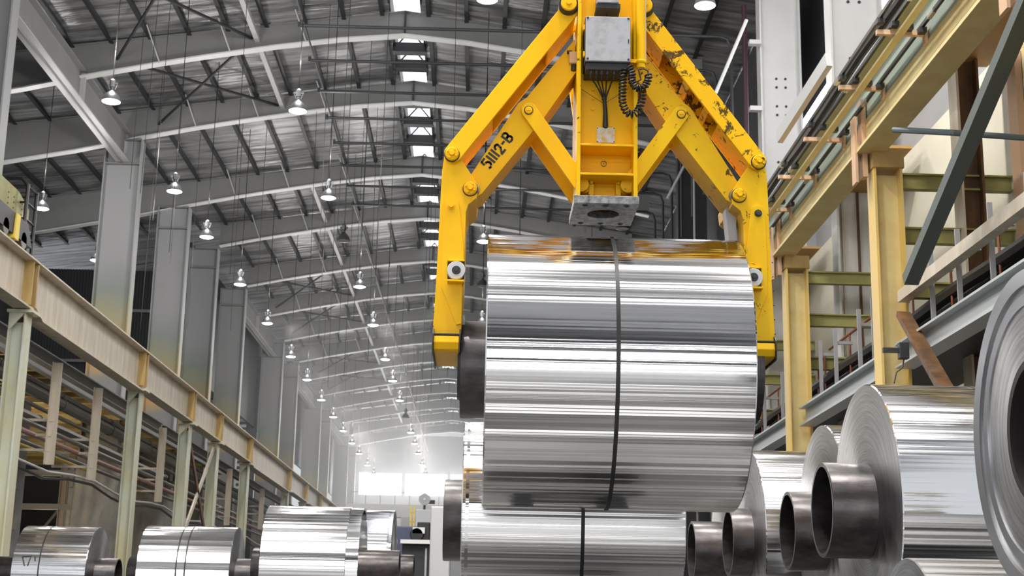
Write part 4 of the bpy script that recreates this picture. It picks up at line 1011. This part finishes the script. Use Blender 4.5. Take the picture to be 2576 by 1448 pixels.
# conduit on the right of the mast, spiral cord
q = at(1612, 172, Y=9.10)
cd_ = MB().lathe([(.0, q.z), (.032, q.z), (.032, 5.4)], 'z', (q.x, 9.10, 0), 20).build('conduit', 'yel', TG, smooth=True)
zc = at(1612, 157, Y=9.1).z
MB().lathe([(.036, zc-.012), (.040, zc-.006), (.040, zc+.006), (.036, zc+.012)], 'z', (q.x, 9.10, 0), 20, closed=True).box(q.x-.08, q.x-.03, 9.08, 9.14, zc-.01, zc+.015).build('clamp', 'yel', cd_, smooth=True)
MB().tube([(q.x+.034, 9.10, 5.4), (q.x+.034, 9.10, zc)], .004, 6).build('side_tube', 'whiteplastic', cd_)
def helix(pts, R, pitch, r, name):
    P = [Vector(p) for p in pts]
    # Catmull-Rom resample
    Q = []
    for i in range(len(P)-1):
        p0 = P[max(i-1, 0)]; p1 = P[i]; p2 = P[i+1]; p3 = P[min(i+2, len(P)-1)]
        for k in range(12):
            t = k/12; Q.append(.5*((2*p1)+(p2-p0)*t+(2*p0-5*p1+4*p2-p3)*t*t+(3*p1-p0-3*p2+p3)*t**3))
    Q.append(P[-1]); out = []; ph_ = 0; prev = Vector((0, 1, 0))
    for i in range(len(Q)-1):
        d = Q[i+1]-Q[i]; L = d.length
        if L < 1e-6: continue
        d.normalize(); u = (prev-d*prev.dot(d)).normalized(); prev = u; v = d.cross(u); ns = max(2, int(L/pitch*14))
        for k in range(ns):
            a = ph_+2*pi*(L*k/ns)/pitch; out.append(Q[i]+d*(L*k/ns)+(u*math.cos(a)+v*math.sin(a))*R)
        ph_ += 2*pi*L/pitch
    return MB().tube(out, r, 6).build(name, 'black', TG, smooth=True)
Yc = 9.02
helix([at(a, b_, Y=Yc) for a, b_ in ((1583, 165), (1590, 185), (1590, 205), (1602, 221), (1618, 220), (1630, 203), (1631, 188))], .0215, .0205, .0068, 'spiral_cord')
MB().tube([at(a, b_, Y=Yc) for a, b_ in ((1631, 190), (1630, 178), (1618, 172), (1606, 176), (1610, 190), (1612, 200), (1600, 207))], .0055, 8).build('cord_end', 'black', TG, smooth=True)
helix([at(a, b_, Y=Yc+.03) for a, b_ in ((1574, 172), (1568, 195), (1566, 230), (1567, 262), (1580, 285), (1598, 286), (1610, 268), (1616, 245), (1616, 222))], .022, .0245, .0068, 'spiral_cord')
# reddish limit switch left of the mast
q = at(1442, 148, Y=9.3)
o = MB().box(q.x-.03, q.x+.03, 9.26, 9.34, q.z-.045, q.z+.04).build('limit_switch', 'pink', TG, bevel=.004)
MB().lathe([(0, q.z-.095), (.02, q.z-.09), (.02, q.z-.045)], 'z', (q.x+.005, 9.3, 0), 12).build('plunger', 'dark', o); MB().box(q.x-.045, q.x-.01, 9.27, 9.3, q.z+.035, q.z+.05).build('lever', 'dark', o)
q = at(1609, 385, Y=9.45)
MB().lathe([(0, q.z-.09), (.028, q.z-.09), (.028, q.z), (.012, q.z+.01), (.012, q.z+.035), (0, q.z+.035)], 'z', (q.x+.01, 9.45, 0), 14).build('grease_cup', 'black', TG, smooth=True)

# ================================================================== BACKGROUND MACHINES
def mbox(name, px0, py0, px1, Y, depth, m, label, cat, z0=FLOOR, parent=None):
    a, c = at(px0, py0, Y=Y), at(px1, py0, Y=Y)
    o = MB().box(a.x, c.x, Y, Y+depth, z0, a.z).build(name, m, parent, bevel=.03 if parent is None else 0)
    if parent is None: tag(o, label, cat)
    return o
o = mbox('machine_cabinet', 1012, 1366, 1082, 30, 1.5, 'dark', 'dark machine cabinet with a pale top edge beside the left core tube', 'machine')
a, c = at(1008, 1364, Y=29.9), at(1082, 1364, Y=29.9); MB().box(a.x, c.x, 29.8, 31.4, a.z-.02, a.z+.06).build('top_edge', 'white', o); MB().box(c.x-.1, c.x-.06, 29.94, 30, FLOOR, a.z-.1).build('trim', 'galv', o)
o = mbox('motor_housing', 988, 1322, 1082, 34, 1.5, 'blue', 'dark blue machine housing behind the dark cabinet', 'machine')
a, c = at(1050, 1345, Y=33.5), at(1082, 1325, Y=33.5); MB().box(a.x, c.x, 33.3, 34, a.z-.15, c.z+.1).lathe([(0, -.1), (.16, -.1), (.16, .1), (0, .1)], 'y', ((a.x+c.x)/2-.15, 33.3, a.z), 16).build('motor', 'black', o, bevel=.02)
MB().box(a.x-.1, a.x+.18, 33.2, 33.4, a.z+.02, a.z+.16).build('bracket', 'white', o)
o = mbox('machine_column', 1084, 1272, 1135, 27, 1.2, mat('pale_machine_paint', (.50, .50, .51), .5), 'pale machine column left of the dark core of the lower coil', 'machine')
o = mbox('machine_housing', 1046, 1280, 1086, 42, 2, 'clad_lt', 'pale square machine housing under the round grey drum', 'machine')
q = at(1068, 1255, Y=42)
t = MB().lathe([(0, 0), (.17, 0), (.17, .1), (0, .1)], 'y', (q.x, 42, q.z), 24).build('cable_drum', 'galv', smooth=True); MB().lathe([(0, -.03), (.04, -.03), (.04, 0)], 'y', (q.x, 42, q.z), 12).build('hub', 'white', t)
MB().box(q.x-.03, q.x+.03, 42.02, 42.3, q.z-.4, q.z).box(q.x+.1, q.x+.3, 42.02, 42.2, q.z-.12, q.z-.02).build('stand', 'dark', t)
tag(t, 'round grey drum on top of the pale machine housing', 'drum')
t = thing('yellow_ladder', at(1036, 1320, Y=40), 'small yellow ladder before the pale machine housing', 'ladder')
b = MB(); a, c = at(1032, 1330, Y=40), at(1042, 1272, Y=40)
for x in (a.x, c.x): MB().box(x-.02, x+.02, 39.98, 40.02, FLOOR, c.z).build('rail', 'yellowp', t)
for k in range(12): b.box(a.x, c.x, 39.98, 40.02, c.z-.2-.25*k, c.z-.17-.25*k)
b.build('rungs', 'yellowp', t)
# far overhead crane bridge
t = thing('far_crane_bridge', at(940, 1280, Y=118), 'pale far crane bridge crossing the hall under the bright strip', 'crane')
z = at(940, 1300, Y=118).z; z1 = at(940, 1268, Y=118).z
MB().box(-10.9, 5.9, 117.6, 118.4, z, z1).build('bridge_girder', 'steel_lt', t)
b = MB()
for k in range(14): b.box(-10.6+1.2*k, -10.55+1.2*k, 117.6, 117.65, z1, z1+1.0)
b.box(-10.6, 5.9, 117.6, 117.65, z1+.95, z1+1.0); b.build('handrail', 'steel', t)
MB().box(-6.4, -4.2, 117.2, 118.8, z-1.0, z).build('trolley_cabin', 'galv', t)

# thin dust haze in the far half of the hall, lit by the end window and lamps
for nm_, dens, ya, yb in (('nearer', .006, 66, 109.9), ('farther', .02, 110, 158)):
    hz = bpy.data.materials.new('dust_haze'); hz.use_nodes = True; nt = hz.node_tree
    nt.nodes.remove(nt.nodes['Principled BSDF']); vs_ = nt.nodes.new('ShaderNodeVolumeScatter'); vs_.inputs['Density'].default_value = dens; vs_.inputs['Anisotropy'].default_value = .5
    nt.links.new(vs_.outputs[0], nt.nodes['Material Output'].inputs['Volume'])
    o = MB().box(-14.9, 7.3, ya, yb, FLOOR+.1, 19.2).build('dust_haze', hz); o['kind'] = 'stuff'; tag(o, '%s stretch of bright dust haze in the far half of the hall' % nm_, 'haze')
cy.volume_bounces = 0; cy.volume_step_rate = 4; cy.volume_max_steps = 64
